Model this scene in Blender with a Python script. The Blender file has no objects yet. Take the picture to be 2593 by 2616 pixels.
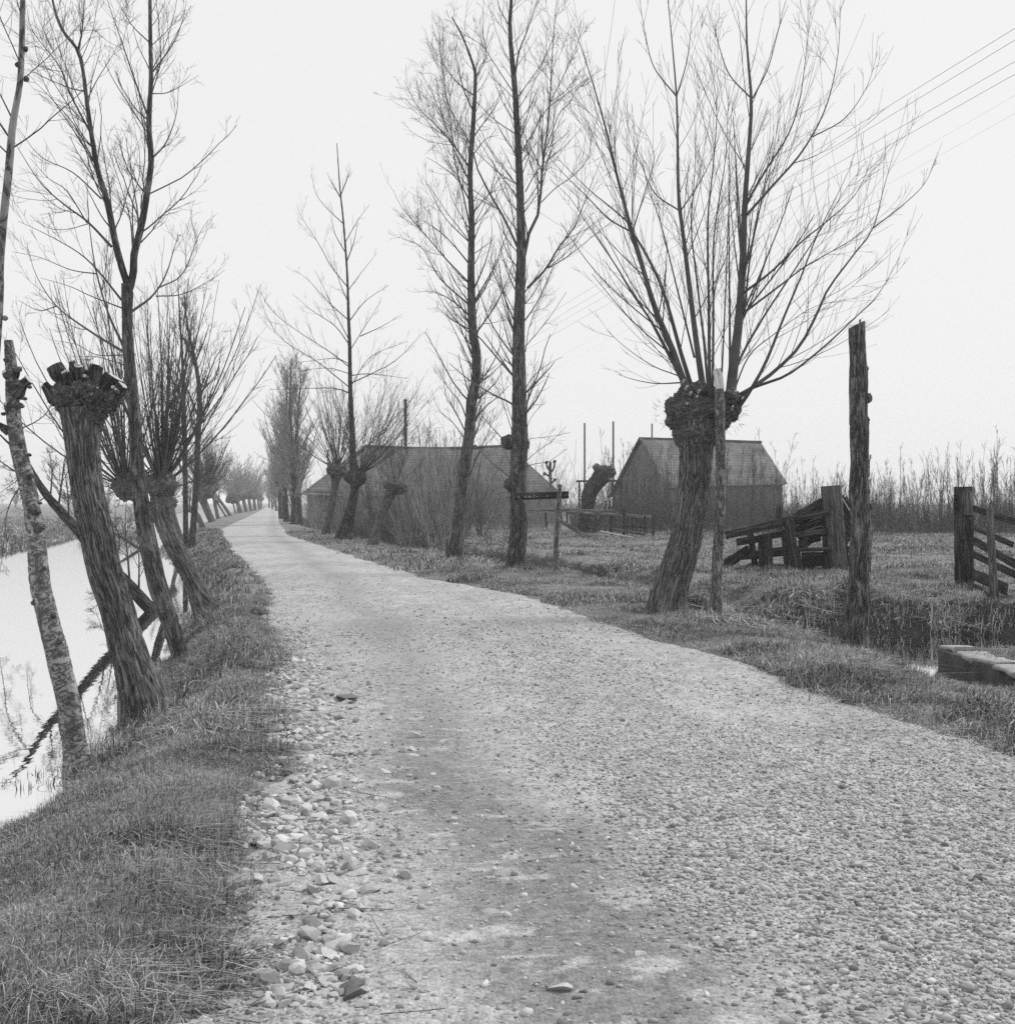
import bpy, math
import numpy as np
from mathutils import Vector

sc = bpy.context.scene
col = sc.collection
rad = math.radians

# ---------------------------------------------------------------- camera
F = 2300.0; CX = 957.5; HY = 948.0; CAMH = 1.6
cam = bpy.data.objects.new("camera", bpy.data.cameras.new("camera"))
col.objects.link(cam)
cam.data.sensor_fit = 'HORIZONTAL'; cam.data.sensor_width = 36
cam.data.lens = 36 * F / 1915.0
cam.data.shift_y = -18.0 / 1915.0
cam.data.clip_start = 0.05; cam.data.clip_end = 6000
cam.location = (0, 0, CAMH); cam.rotation_euler = (rad(90), 0, 0)
sc.camera = cam

# ---------------------------------------------------------------- sky and sun
SUN_EL, SUN_AZ = 48.0, 62.0          # azimuth clockwise from +Y (ahead), so the sun is ahead on the right
w = bpy.data.worlds.new("World"); sc.world = w; w.use_nodes = True
nt = w.node_tree; nt.nodes.clear()
sky = nt.nodes.new("ShaderNodeTexSky"); sky.sky_type = 'NISHITA'; sky.sun_disc = False
sky.sun_elevation = rad(SUN_EL); sky.sun_rotation = rad(SUN_AZ)
sky.dust_density = 4.0; sky.air_density = 1.0; sky.ozone_density = 1.0
bw = nt.nodes.new("ShaderNodeRGBToBW")
mx = nt.nodes.new("ShaderNodeMix"); mx.data_type = 'FLOAT'; mx.inputs[0].default_value = 0.93
mx.inputs[3].default_value = 8.7     # the even white overcast
bg = nt.nodes.new("ShaderNodeBackground"); bg.inputs[1].default_value = 0.1
out = nt.nodes.new("ShaderNodeOutputWorld")
nt.links.new(sky.outputs[0], bw.inputs[0]); nt.links.new(bw.outputs[0], mx.inputs[2])
nt.links.new(mx.outputs[0], bg.inputs[0]); nt.links.new(bg.outputs[0], out.inputs[0])

sun = bpy.data.objects.new("sun", bpy.data.lights.new("sun", 'SUN')); col.objects.link(sun)
sun.data.energy = 2.3; sun.data.angle = rad(18); sun.data.color = (1, 1, 1)
sd = Vector((math.sin(rad(SUN_AZ)) * math.cos(rad(SUN_EL)), math.cos(rad(SUN_AZ)) * math.cos(rad(SUN_EL)), math.sin(rad(SUN_EL))))
sun.rotation_euler = sd.to_track_quat('Z', 'Y').to_euler()
sun.location = (30, 20, 60)
sc.view_settings.view_transform = 'Standard'; sc.view_settings.look = 'None'
sc.view_settings.exposure = 0.08; sc.view_settings.gamma = 1.0
sc.cycles.use_denoising = False
sc.cycles.sample_clamp_direct = 6.0; sc.cycles.sample_clamp_indirect = 2.0
sc.cycles.max_bounces = 5; sc.cycles.diffuse_bounces = 2; sc.cycles.glossy_bounces = 3
sc.cycles.transmission_bounces = 2; sc.cycles.volume_bounces = 2; sc.cycles.transparent_max_bounces = 8

# ---------------------------------------------------------------- numpy helpers
RG = np.random.default_rng(7)

def norm(v):
    return v / np.maximum(np.linalg.norm(v, axis=-1, keepdims=True), 1e-9)

def vnoise(p, seed=0):
    """3D value noise in 0..1, p (...,3)"""
    p = np.asarray(p, float); i = np.floor(p).astype(np.int64); f = p - i
    f = f * f * (3 - 2 * f)
    def h(ix, iy, iz):
        n = (ix * 374761393 + iy * 668265263 + iz * 2147483647 + seed * 1274126177) & 0xffffffff
        n = ((n ^ (n >> 13)) * 1274126177) & 0xffffffff
        n = ((n ^ (n >> 16)) * 2246822519) & 0xffffffff
        return ((n ^ (n >> 15)) & 0xffff) / 65535.0
    r = 0
    for dx in (0, 1):
        for dy in (0, 1):
            for dz in (0, 1):
                wt = (f[..., 0] if dx else 1 - f[..., 0]) * (f[..., 1] if dy else 1 - f[..., 1]) * (f[..., 2] if dz else 1 - f[..., 2])
                r = r + wt * h(i[..., 0] + dx, i[..., 1] + dy, i[..., 2] + dz)
    return r

def fbm(p, oct=4, seed=0):
    a = .5; s = 0; t = 0; p = np.asarray(p, float)
    for k in range(oct):
        s = s + a * vnoise(p * 2 ** k + k * 13.7, seed + k); t += a; a *= .5
    return s / t

def n2(x, y, sc_, oct=3, seed=0):
    return fbm(np.stack([np.asarray(x, float) * sc_, np.asarray(y, float) * sc_, np.zeros_like(np.asarray(x, float))], -1), oct, seed)

def sstep(a, b, x):
    t = np.clip((x - a) / (b - a), 0, 1); return t * t * (3 - 2 * t)

class Acc:
    """collects geometry, links it as ONE mesh"""
    def __init__(s):
        s.v = []; s.q = []; s.t = []; s.bc = []; s.tone = []; s.n = 0
    def add(s, v, quads=None, tris=None, bc=None, tone=None):
        v = np.asarray(v, float).reshape(-1, 3)
        if quads is not None and len(quads): s.q.append(np.asarray(quads, np.int64).reshape(-1, 4) + s.n)
        if tris is not None and len(tris): s.t.append(np.asarray(tris, np.int64).reshape(-1, 3) + s.n)
        s.v.append(v); s.bc.append(v if bc is None else np.asarray(bc, float).reshape(-1, 3))
        if tone is None: tone = np.full(len(v), .5)
        elif np.isscalar(tone): tone = np.full(len(v), float(tone))
        s.tone.append(np.asarray(tone, float).reshape(-1)); s.n += len(v)
    def mesh(s, name, org=(0, 0, 0), smooth=True):
        me = bpy.data.meshes.new(name)
        v = np.concatenate(s.v) - np.asarray(org, float)
        q = np.concatenate(s.q) if s.q else np.zeros((0, 4), np.int64)
        t = np.concatenate(s.t) if s.t else np.zeros((0, 3), np.int64)
        nl = q.size + t.size; nf = len(q) + len(t)
        me.vertices.add(len(v)); me.loops.add(nl); me.polygons.add(nf)
        me.vertices.foreach_set("co", v.astype(np.float32).ravel())
        me.loops.foreach_set("vertex_index", np.concatenate([q.ravel(), t.ravel()]).astype(np.int32))
        st = np.concatenate([np.arange(len(q)) * 4, q.size + np.arange(len(t)) * 3]).astype(np.int32)
        me.polygons.foreach_set("loop_start", st)
        me.polygons.foreach_set("use_smooth", np.full(nf, smooth))
        a = me.attributes.new("bc", 'FLOAT_VECTOR', 'POINT')
        a.data.foreach_set("vector", np.concatenate(s.bc).astype(np.float32).ravel())
        a = me.attributes.new("tone", 'FLOAT', 'POINT')
        a.data.foreach_set("value", np.concatenate(s.tone).astype(np.float32))
        me.update(calc_edges=True)
        return me

def obj(name, acc, mat, parent=None, loc=None, smooth=True):
    """parts: vertices given in world space, parent at its own location"""
    org = (0, 0, 0)
    if parent is not None: org = tuple(root_loc(parent))
    elif loc is not None: org = loc
    me = acc.mesh(name, org, smooth) if isinstance(acc, Acc) else acc
    me.materials.append(mat) if not me.materials else None
    o = bpy.data.objects.new(name, me); col.objects.link(o)
    if parent is not None: o.parent = parent
    elif loc is not None: o.location = loc
    return o

def root_loc(o):
    l = Vector(o.location)
    while o.parent is not None:
        o = o.parent; l = l + Vector(o.location)
    return l

def tag(o, label=None, cat=None, group=None, kind=None):
    if label: o['label'] = label
    if cat: o['category'] = cat
    if group: o['group'] = group
    if kind: o['kind'] = kind
    return o

def thing(name, label, cat, loc, group=None):
    o = bpy.data.objects.new(name, None); col.objects.link(o); o.empty_display_size = .2
    o.location = tuple(loc); return tag(o, label, cat, group)

# ---------------------------------------------------------------- view -> world
def at(xv, yv, D):
    return np.array([(xv - CX) / F * D, D, CAMH - (yv - HY) / F * D])

def crop(x0, y0, s):
    k = 1915 / 2593.0
    return lambda x, y: ((x0 + x / s) * k, (y0 + y / s) * k)

# ---------------------------------------------------------------- terrain
YL = [-10, 0, 3.74, 4.17, 4.59, 5.03, 5.64, 6.67, 7.8, 9.39, 11.08, 13.5, 18.2, 22.7, 27.9, 40, 55, 70.8, 99, 216, 368, 1500]
XL = [-1.1, -.85, -.92, -.956, -1.01, -1.04, -1.17, -1.33, -1.45, -1.72, -2.06, -2.54, -3.63, -4.4, -5.8, -9, -12.9, -16.7, -22, -44, -73, -290]
YR = [-10, 0, 5, 7.6, 9.4, 10.5, 12.2, 13.4, 14.6, 20.8, 25.9, 32.9, 42.3, 59, 99, 167, 307, 1500]
XR = [6, 4.4, 3.7, 3.2, 2.8, 2.5, 2.42, 2.05, 1.6, .3, -1.8, -3.7, -6.2, -10.6, -18.6, -31.4, -58, -284]
YW = [-10, 0, 8, 9.8, 11.4, 15.6, 20.3, 31, 40, 51, 70, 100, 216, 400, 1500]
XW = [-3.0, -3.0, -3.3, -3.45, -3.6, -4.46, -5.5, -8.0, -10.9, -14.6, -19.3, -26.5, -50, -88, -330]
YF = [-10, 0, 10, 52, 74, 100, 216, 400, 1500]
XF = [-11.0, -12, -13.6, -21.7, -26.4, -34, -60, -100, -350]
ZW = -0.45; ZD = -0.5
def rl(y): return np.interp(y, YL, XL)
def rr(y): return np.interp(y, YR, XR)
def wl(y): return np.interp(y, YW, XW)
def fx(y): return np.interp(y, YF, XF)

def dist_poly(x, y, pts):
    d = np.full(np.shape(x), 1e9)
    for (ax, ay), (bx, by) in zip(pts[:-1], pts[1:]):
        vx, vy = bx - ax, by - ay; L = vx * vx + vy * vy
        t = np.clip(((x - ax) * vx + (y - ay) * vy) / L, 0, 1)
        d = np.minimum(d, np.hypot(x - ax - t * vx, y - ay - t * vy))
    return d
WET = [(4.9, 17.9), (6.5, 17.2), (10, 16.2), (16, 15), (60, 8)]
DRY = [(1.6, 30), (2.6, 25.5), (3.9, 20.5), (4.6, 18.6)]
FARD = [(1.6, 30), (.6, 33), (-1.0, 38), (-3.3, 46), (-7, 60), (-12.5, 82), (-22, 125), (-42, 210)]

def ground(x, y):
    x = np.asarray(x, float); y = np.asarray(y, float)
    L, R, W, X = rl(y), rr(y), wl(y), fx(y)
    lum = (n2(x, y, 1.3, 3, 5) - .5) * .10 + (n2(x, y, 4.1, 2, 9) - .5) * .045
    far = 1 + np.clip((y - 25) / 40, 0, 1) * .6
    # left verge sinking to the canal
    t = (L - x) / (L - W)
    edge = sstep(0, .25, t) * .05
    zl = edge - (.5 + edge) * sstep(.30, 1.0, t) - np.clip(t - 1, 0, 3) * .45 + lum * sstep(0.02, .2, t) * 1.1
    zl = np.maximum(zl, -1.3)
    zfar = ZW - .02 + sstep(0, 1.4, X - x) * (.42) + lum * .8 - sstep(0, 2.0, x - X) * .8
    z = np.where(x < (W + X) / 2, zfar, zl)
    # right side
    s = x - R
    zr = sstep(0, .5, s) * .05 + lum * far * sstep(.05, .8, s)
    zr = zr + (n2(x, y, .45, 2, 21) - .5) * .16 * sstep(1, 5, s)
    zr = zr - .20 * sstep(.7, 2.6, s) * sstep(18.5, 15.5, y) - .12 * sstep(.5, 1.6, s) * sstep(13.5, 11, y)
    dw = dist_poly(x, y, WET); wv = (n2(x, y, 1.1, 2, 33) - .5) * .7
    zr = np.where(dw < 5, zr * sstep(1.6, 3.2, dw) - 1.05 * (1 - sstep(1.65, 2.65, dw + wv)), zr)
    dp = dist_poly(x, y, [(4.75, 12.6), (4.6, 18)]); zr = zr - .56 * (1 - sstep(.2, .85, dp))
    dd = dist_poly(x, y, DRY); zr = zr - .34 * (1 - sstep(.2, 1.1, dd + wv * .5))
    df = dist_poly(x, y, FARD); zr = zr - .8 * (1 - sstep(.3, 1.5, df + wv * .5))
    z = np.where(x > R, zr, z)
    inroad = (x > L) & (x < R)
    z = np.where(inroad, -.06 * sstep(0, .12, np.minimum(x - L, R - x)), z)
    return z

def gz(x, y): return float(ground(np.array([x]), np.array([y]))[0])

def rows(y0, y1, base, rel):
    r = [y0]
    while r[-1] < y1: r.append(r[-1] + max(base, abs(r[-1]) * rel))
    r[-1] = y1
    return np.array(r)

def grid_mesh(X, Y, Z):
    n, m = X.shape
    v = np.stack([X, Y, Z], -1).reshape(-1, 3)
    i = np.arange(n * m).reshape(n, m)
    q = np.stack([i[:-1, :-1], i[:-1, 1:], i[1:, 1:], i[1:, :-1]], -1).reshape(-1, 4)
    return v, q

# ---------------------------------------------------------------- materials (neutral greys: the photograph is black and white)
def mat_new(name):
    m = bpy.data.materials.new(name); m.use_nodes = True
    t = m.node_tree; t.nodes.clear()
    o = t.nodes.new("ShaderNodeOutputMaterial"); b = t.nodes.new("ShaderNodeBsdfPrincipled")
    t.links.new(b.outputs[0], o.inputs[0])
    b.inputs["Specular IOR Level"].default_value = .25
    return m, t, b, o

def nd(t, kind, **kw):
    n = t.nodes.new(kind)
    for k, v in kw.items():
        if k.startswith("i_"):
            key = k[2:]; key = int(key) if key.isdigit() else key.replace("_", " ")
            n.inputs[key].default_value = v
        else: setattr(n, k, v)
    return n

def ramp(t, src, stops):
    r = t.nodes.new("ShaderNodeValToRGB"); e = r.color_ramp.elements
    while len(e) < len(stops): e.new(.5)
    for k, (p, c) in enumerate(stops):
        e[k].position = p; e[k].color = (c, c, c, 1)
    t.links.new(src, r.inputs[0]); return r.outputs[0]

def coords(t, kind, scale=(1, 1, 1)):
    if kind == 'bc':
        a = nd(t, "ShaderNodeAttribute", attribute_name="bc"); o = a.outputs["Vector"]
    elif kind == 'obj':
        o = t.nodes.new("ShaderNodeTexCoord").outputs["Object"]
    else:
        o = t.nodes.new("ShaderNodeNewGeometry").outputs["Position"]
    mp = nd(t, "ShaderNodeMapping"); mp.inputs["Scale"].default_value = scale
    t.links.new(o, mp.inputs[0]); return mp.outputs[0]

def math_n(t, op, a, b=None, c=None):
    n = nd(t, "ShaderNodeMath", operation=op)
    for k, s in enumerate((a, b, c)):
        if s is None: continue
        if hasattr(s, "links"): t.links.new(s, n.inputs[k])
        else: n.inputs[k].default_value = s
    return n.outputs[0]

def noise(t, vec, scale, detail=4, rough=.55, dist=0.0):
    n = nd(t, "ShaderNodeTexNoise"); n.inputs["Scale"].default_value = scale
    n.inputs["Detail"].default_value = detail; n.inputs["Roughness"].default_value = rough
    n.inputs["Distortion"].default_value = dist
    t.links.new(vec, n.inputs["Vector"]); return n.outputs[0]

def bark_mat(name, lo, hi, sc_=22, zs=.18, bump=.9, patch=0.0, patch_c=.4, rough=.9):
    m, t, b, o = mat_new(name)
    v = coords(t, 'bc', (1, 1, zs)); v0 = coords(t, 'bc', (1, 1, .6))
    n1 = noise(t, v, sc_ * 1.6, 6, .7, .7); n2_ = noise(t, v, sc_ * .8, 5, .65, .8); n3 = noise(t, v0, 90, 3, .6)
    nb = noise(t, v0, 2.6, 4, .6)
    rdg = math_n(t, 'ABSOLUTE', math_n(t, 'SUBTRACT', n2_, .5)); rdg = ramp(t, rdg, [(0, 0), (.07, .7), (.2, 1)])
    h = math_n(t, 'ADD', math_n(t, 'MULTIPLY', rdg, .42), math_n(t, 'ADD', math_n(t, 'MULTIPLY', n1, .5), math_n(t, 'MULTIPLY', n3, .18)))
    c = ramp(t, h, [(.40, lo * .28), (.62, lo), (.9, hi)])
    big = ramp(t, nb, [(.3, .65), (.7, 1.3)])
    mm = nd(t, "ShaderNodeMix", data_type='RGBA', blend_type='MULTIPLY'); mm.inputs[0].default_value = 1
    t.links.new(c, mm.inputs[6]); t.links.new(big, mm.inputs[7]); res = mm.outputs[2]
    if patch > 0:
        v2 = coords(t, 'bc', (1, 1, .35)); pn = noise(t, v2, 7.5, 6, .68, .8)
        pm = ramp(t, pn, [(1 - patch - .22, 0), (1 - patch - .12, 1)])
        sp = ramp(t, noise(t, v0, 40, 3), [(.3, patch_c * .6), (.6, patch_c)])
        m2 = nd(t, "ShaderNodeMix", data_type='RGBA'); t.links.new(pm, m2.inputs[0])
        t.links.new(res, m2.inputs[6]); t.links.new(sp, m2.inputs[7]); res = m2.outputs[2]
    t.links.new(res, b.inputs["Base Color"]); b.inputs["Roughness"].default_value = rough
    bp = nd(t, "ShaderNodeBump"); bp.inputs["Strength"].default_value = bump; bp.inputs["Distance"].default_value = .02
    t.links.new(h, bp.inputs["Height"]); t.links.new(bp.outputs[0], b.inputs["Normal"])
    return m

def plain_mat(name, lo, hi, sc_=6, kind='pos', scale=(1, 1, 1), bump=.3, bd=.01, rough=.9, dist=0):
    m, t, b, o = mat_new(name)
    v = coords(t, kind, scale); n = noise(t, v, sc_, 5, .6, dist)
    t.links.new(ramp(t, n, [(.3, lo), (.7, hi)]), b.inputs["Base Color"]); b.inputs["Roughness"].default_value = rough
    if bump:
        bp = nd(t, "ShaderNodeBump"); bp.inputs["Strength"].default_value = bump; bp.inputs["Distance"].default_value = bd
        t.links.new(n, bp.inputs["Height"]); t.links.new(bp.outputs[0], b.inputs["Normal"])
    return m

def tone_mat(name, lo, hi, rough=.85, transl=0.0, sc_=60, kind='pos'):
    """colour per blade or pebble from the tone attribute"""
    m, t, b, o = mat_new(name)
    a = nd(t, "ShaderNodeAttribute", attribute_name="tone")
    n = noise(t, coords(t, kind), sc_, 3)
    s = math_n(t, 'ADD', a.outputs["Fac"], math_n(t, 'MULTIPLY', math_n(t, 'SUBTRACT', n, .5), .35))
    t.links.new(ramp(t, s, [(0, lo), (1, hi)]), b.inputs["Base Color"]); b.inputs["Roughness"].default_value = rough
    return m

M = {}
M['willow'] = bark_mat('willow_bark', .15, .30, 34, .10, .8)
M['poplar'] = bark_mat('poplar_bark', .10, .23, 32, .10, .8, patch=.24, patch_c=.2)
M['dark_bark'] = bark_mat('dark_bark', .075, .17, 24, .16, .9)
M['pale_bark'] = bark_mat('pale_bark', .24, .38, 12, 1.6, .45, patch=.24, patch_c=.10)
M['smooth_bark'] = bark_mat('smooth_bark', .2, .3, 10, .6, .3)
M['head'] = plain_mat('pollard_head_bark', .04, .2, 26, 'pos', bump=1.0, bd=.03, dist=1.0)
M['cut'] = plain_mat('sawn_wood', .32, .55, 40, 'pos', bump=.2, rough=.8)
M['twig'] = plain_mat('twig_bark', .06, .12, 3, 'pos', bump=0)
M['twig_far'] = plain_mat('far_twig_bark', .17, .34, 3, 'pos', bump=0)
M['post_bark'] = bark_mat('post_bark', .13, .30, 30, .12, .9, patch=.22, patch_c=.3)
M['twig_mid'] = plain_mat('dark_shoot_bark', .07, .15, 3, 'pos', bump=0)
M['timber'] = bark_mat('weathered_timber', .055, .15, 26, .05, .6)
M['timber_pale'] = bark_mat('grey_timber', .13, .25, 26, .05, .5)
M['rail'] = bark_mat('bleached_rail', .2, .32, 22, .06, .5)
M['white_wood'] = plain_mat('split_white_wood', .5, .68, 30, 'bc', (1, 1, .1), bump=.3)
M['stake'] = bark_mat('stake_bark', .2, .42, 22, .3, .8, patch=.2, patch_c=.09)
M['wire'] = plain_mat('wire_metal', .08, .12, 3, bump=0)
M['paint'] = plain_mat('faded_paint', .28, .42, 60, bump=0)
M['sign'] = bark_mat('sign_board_wood', .045, .09, 26, .05, .4)
m, t, b, o = mat_new('old_tile_roof'); p = coords(t, 'pos'); pz = coords(t, 'pos', (1, 1, 1))
wv_ = nd(t, "ShaderNodeTexWave", wave_type='BANDS', bands_direction='Z'); wv_.inputs["Scale"].default_value = 1.5; wv_.inputs["Distortion"].default_value = 1.2; wv_.inputs["Detail"].default_value = 2
t.links.new(pz, wv_.inputs["Vector"])
s_ = math_n(t, 'ADD', math_n(t, 'MULTIPLY', noise(t, coords(t, 'pos', (1, 1, .35)), .8, 6, .7), .75), math_n(t, 'ADD', math_n(t, 'MULTIPLY', noise(t, p, 9, 3, .6), .3), math_n(t, 'MULTIPLY', wv_.outputs["Fac"], .05)))
t.links.new(ramp(t, s_, [(.38, .06), (.58, .13), (.8, .24)]), b.inputs["Base Color"]); b.inputs["Roughness"].default_value = .9
bp = nd(t, "ShaderNodeBump"); bp.inputs["Strength"].default_value = .7; bp.inputs["Distance"].default_value = .06
t.links.new(wv_.outputs["Fac"], bp.inputs["Height"]); t.links.new(bp.outputs[0], b.inputs["Normal"]); M['roof'] = m
M['wall'] = plain_mat('barn_wall', .12, .2, 2, bump=.2)
M['metal'] = plain_mat('dull_metal', .05, .1, 12, bump=.1, rough=.6)
M['concrete'] = plain_mat('stained_concrete', .03, .11, 3.5, bump=.6, bd=.015)
M['coping'] = plain_mat('coping_brick', .24, .42, 9, bump=.5, bd=.01)
M['earth'] = plain_mat('bare_earth', .03, .08, 8, bump=.8, bd=.03)
M['grass'] = tone_mat('grass_blades', .055, .50)
M['gravel'] = tone_mat('gravel_stones', .14, .58)
M['stone_light'] = plain_mat('pale_stone', .34, .54, 14, bump=.6, bd=.01)
M['stone_mid'] = plain_mat('grey_stone', .25, .40, 14, bump=.6, bd=.01)
M['stone_dark'] = plain_mat('dark_brick_stone', .10, .18, 14, bump=.6, bd=.01)

# ground: soil and thatch
m, t, b, o = mat_new('turf'); p = coords(t, 'pos')
a = noise(t, p, .35, 3); c = noise(t, p, 3.0, 5, .7); d = noise(t, p, 28, 4, .7)
s = math_n(t, 'ADD', math_n(t, 'MULTIPLY', a, .45), math_n(t, 'ADD', math_n(t, 'MULTIPLY', c, .5), math_n(t, 'MULTIPLY', d, .35)))
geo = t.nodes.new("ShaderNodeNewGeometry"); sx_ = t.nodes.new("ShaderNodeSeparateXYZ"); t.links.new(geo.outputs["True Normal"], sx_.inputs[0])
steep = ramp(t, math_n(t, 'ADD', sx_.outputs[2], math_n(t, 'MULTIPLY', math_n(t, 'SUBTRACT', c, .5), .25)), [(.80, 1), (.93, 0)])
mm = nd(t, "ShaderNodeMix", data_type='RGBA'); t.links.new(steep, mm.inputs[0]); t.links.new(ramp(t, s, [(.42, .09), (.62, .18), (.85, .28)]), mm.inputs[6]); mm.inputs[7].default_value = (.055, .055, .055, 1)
t.links.new(mm.outputs[2], b.inputs["Base Color"]); b.inputs["Roughness"].default_value = 1
bp = nd(t, "ShaderNodeBump"); bp.inputs["Strength"].default_value = 1; bp.inputs["Distance"].default_value = .04
t.links.new(math_n(t, 'ADD', c, math_n(t, 'MULTIPLY', d, .5)), bp.inputs["Height"]); t.links.new(bp.outputs[0], b.inputs["Normal"])
M['turf'] = m

# road: compacted clay and grit; the damp wheel track is an attribute ("tone"), broken up with noise
m, t, b, o = mat_new('grit_road'); p = coords(t, 'pos')
ps = coords(t, 'pos', (1, .45, 1))
at_ = nd(t, "ShaderNodeAttribute", attribute_name="tone")
big = noise(t, ps, .9, 4, .6); mid = noise(t, ps, 5, 5, .7); fine = noise(t, p, 95, 3, .7); sp = noise(t, p, 38, 2, .5)
vo = nd(t, "ShaderNodeTexVoronoi"); vo.inputs["Scale"].default_value = 62; t.links.new(p, vo.inputs["Vector"])
sepc = nd(t, "ShaderNodeSeparateColor"); t.links.new(vo.outputs["Color"], sepc.inputs[0])
vo2 = nd(t, "ShaderNodeTexVoronoi"); vo2.inputs["Scale"].default_value = 24; t.links.new(coords(t, 'pos', (1, .6, 1)), vo2.inputs["Vector"])
sep2 = nd(t, "ShaderNodeSeparateColor"); t.links.new(vo2.outputs["Color"], sep2.inputs[0])
grit = math_n(t, 'ADD', math_n(t, 'MULTIPLY', math_n(t, 'SUBTRACT', sepc.outputs[0], .5), .42), math_n(t, 'MULTIPLY', math_n(t, 'SUBTRACT', sep2.outputs[0], .5), .22))
basev = math_n(t, 'ADD', math_n(t, 'MULTIPLY', math_n(t, 'SUBTRACT', big, .5), .55), math_n(t, 'ADD', math_n(t, 'MULTIPLY', math_n(t, 'SUBTRACT', mid, .5), .8), .5))
basev = math_n(t, 'ADD', basev, math_n(t, 'MULTIPLY', math_n(t, 'SUBTRACT', fine, .5), .5))
basev = math_n(t, 'ADD', basev, grit)
dry = ramp(t, basev, [(.1, .19), (.5, .39), (.9, .58)])
wet = ramp(t, basev, [(.1, .12), (.5, .22), (.9, .34)])
msk = math_n(t, 'ADD', at_.outputs["Fac"], math_n(t, 'MULTIPLY', math_n(t, 'SUBTRACT', math_n(t, 'ADD', math_n(t, 'MULTIPLY', big, .5), math_n(t, 'MULTIPLY', mid, .5)), .5), 1.6))
mk = ramp(t, msk, [(.30, 0), (.80, 1)])
mm = nd(t, "ShaderNodeMix", data_type='RGBA'); t.links.new(mk, mm.inputs[0]); t.links.new(dry, mm.inputs[6]); t.links.new(wet, mm.inputs[7])
t.links.new(mm.outputs[2], b.inputs["Base Color"]); b.inputs["Roughness"].default_value = .95
bp = nd(t, "ShaderNodeBump"); bp.inputs["Strength"].default_value = .8; bp.inputs["Distance"].default_value = .012
t.links.new(math_n(t, 'ADD', math_n(t, 'MULTIPLY', fine, .6), math_n(t, 'ADD', mid, math_n(t, 'MULTIPLY', vo.outputs["Distance"], -.8))), bp.inputs["Height"])
t.links.new(bp.outputs[0], b.inputs["Normal"]); M['road'] = m

# water: a still mirror with faint ripples over dark water
def water_mat(name, refl, rip):
    m, t, b, o = mat_new(name); t.nodes.remove(b)
    g = nd(t, "ShaderNodeBsdfGlossy"); g.inputs["Roughness"].default_value = .015; g.inputs["Color"].default_value = (1, 1, 1, 1)
    df = nd(t, "ShaderNodeBsdfDiffuse"); df.inputs["Color"].default_value = (.03, .03, .03, 1)
    mxs = nd(t, "ShaderNodeMixShader"); fr = nd(t, "ShaderNodeFresnel"); fr.inputs[0].default_value = refl
    p = coords(t, 'pos', (1, .5, 1)); n = noise(t, p, 7, 3, .5)
    bp = nd(t, "ShaderNodeBump"); bp.inputs["Strength"].default_value = rip; bp.inputs["Distance"].default_value = .01
    t.links.new(n, bp.inputs["Height"]); t.links.new(bp.outputs[0], g.inputs["Normal"])
    t.links.new(fr.outputs[0], mxs.inputs[0]); t.links.new(df.outputs[0], mxs.inputs[1]); t.links.new(g.outputs[0], mxs.inputs[2])
    t.links.new(mxs.outputs[0], o.inputs[0]); return m
M['water'] = water_mat('canal_water', 200.0, .09)
M['ditch'] = water_mat('ditch_water', 1.25, .03)

# ---------------------------------------------------------------- ground sheet
ys = rows(-8, 2000, .09, .011)
def xs_for(y):
    L, R, W, X = rl(y), rr(y), wl(y), fx(y)
    seg = [np.array([-1400., -700, -350, -200]) , X + np.array([-60., -30, -18, -12, -8, -6, -4.5, -3.2, -2.2]),
           np.linspace(X - 1.5, X + 1.0, 12)[:-1], np.linspace(X + 1.0, W - .6, 8)[:-1], np.linspace(W - .6, L, 44)[:-1],
           np.linspace(L, R, 12)[:-1], np.linspace(R, R + 13, 150)[:-1], R + 13 + np.array([0, .4, 1, 1.8, 3, 4.5, 7, 10, 15, 22, 35, 60, 110, 200, 400, 800, 1500])]
    x = np.concatenate(seg)
    x[0:4] = np.minimum(x[0:4] + X, x[4] - np.array([40., 30, 20, 10]))
    return x
XX = np.array([xs_for(y) for y in ys]); YY = np.repeat(ys[:, None], XX.shape[1], 1)
ZZ = ground(XX, YY)
acc = Acc(); v, q = grid_mesh(XX, YY, ZZ); acc.add(v, q)
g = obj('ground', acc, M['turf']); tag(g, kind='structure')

# road sheet
yr = rows(-6, 1400, .035, .006)
tt = np.linspace(-.12, 1.12, 120)
Lr, Rr = rl(yr), rr(yr)
XX = Lr[:, None] + (Rr - Lr)[:, None] * tt[None]; YY = np.repeat(yr[:, None], len(tt), 1)
wob = (n2(XX, YY, 1.7, 3, 71) - .5)
edge = np.minimum(tt, 1 - tt)[None] * (Rr - Lr)[:, None]
ZZ = .012 + (n2(XX, YY, 1.0, 2, 3) - .5) * .03 * (1 - .75 * sstep(8, 16, YY)) + (n2(XX, YY, 7, 3, 4) - .5) * .014
ZZ = ZZ + .03 * np.sin(np.clip(tt, 0, 1) * math.pi)[None] - .11 * sstep(.06, -.22, edge + wob * .5)
TRK = np.array([[-6, .9], [0, .75], [3.5, .33], [4.3, .17], [5.6, -.02], [7.3, -.34], [9.5, -.72], [13, -1.2], [18, -2.1], [30, -4.6], [60, -11.5], [400, -77]])
tx = np.interp(YY, TRK[:, 0], TRK[:, 1])
trk = np.exp(-((XX - tx + (n2(XX, YY, .9, 3, 77) - .5) * .7) / .55) ** 2) * (1.0 - .5 * sstep(5.5, 11, YY)) - .8 * sstep(.66, .74, n2(XX * 1.0, YY * 2.0, 4.5, 3, 78)) * sstep(12, 6, YY)
trk2 = np.exp(-((XX - tx - 1.75) / .35) ** 2) * .35
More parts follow.
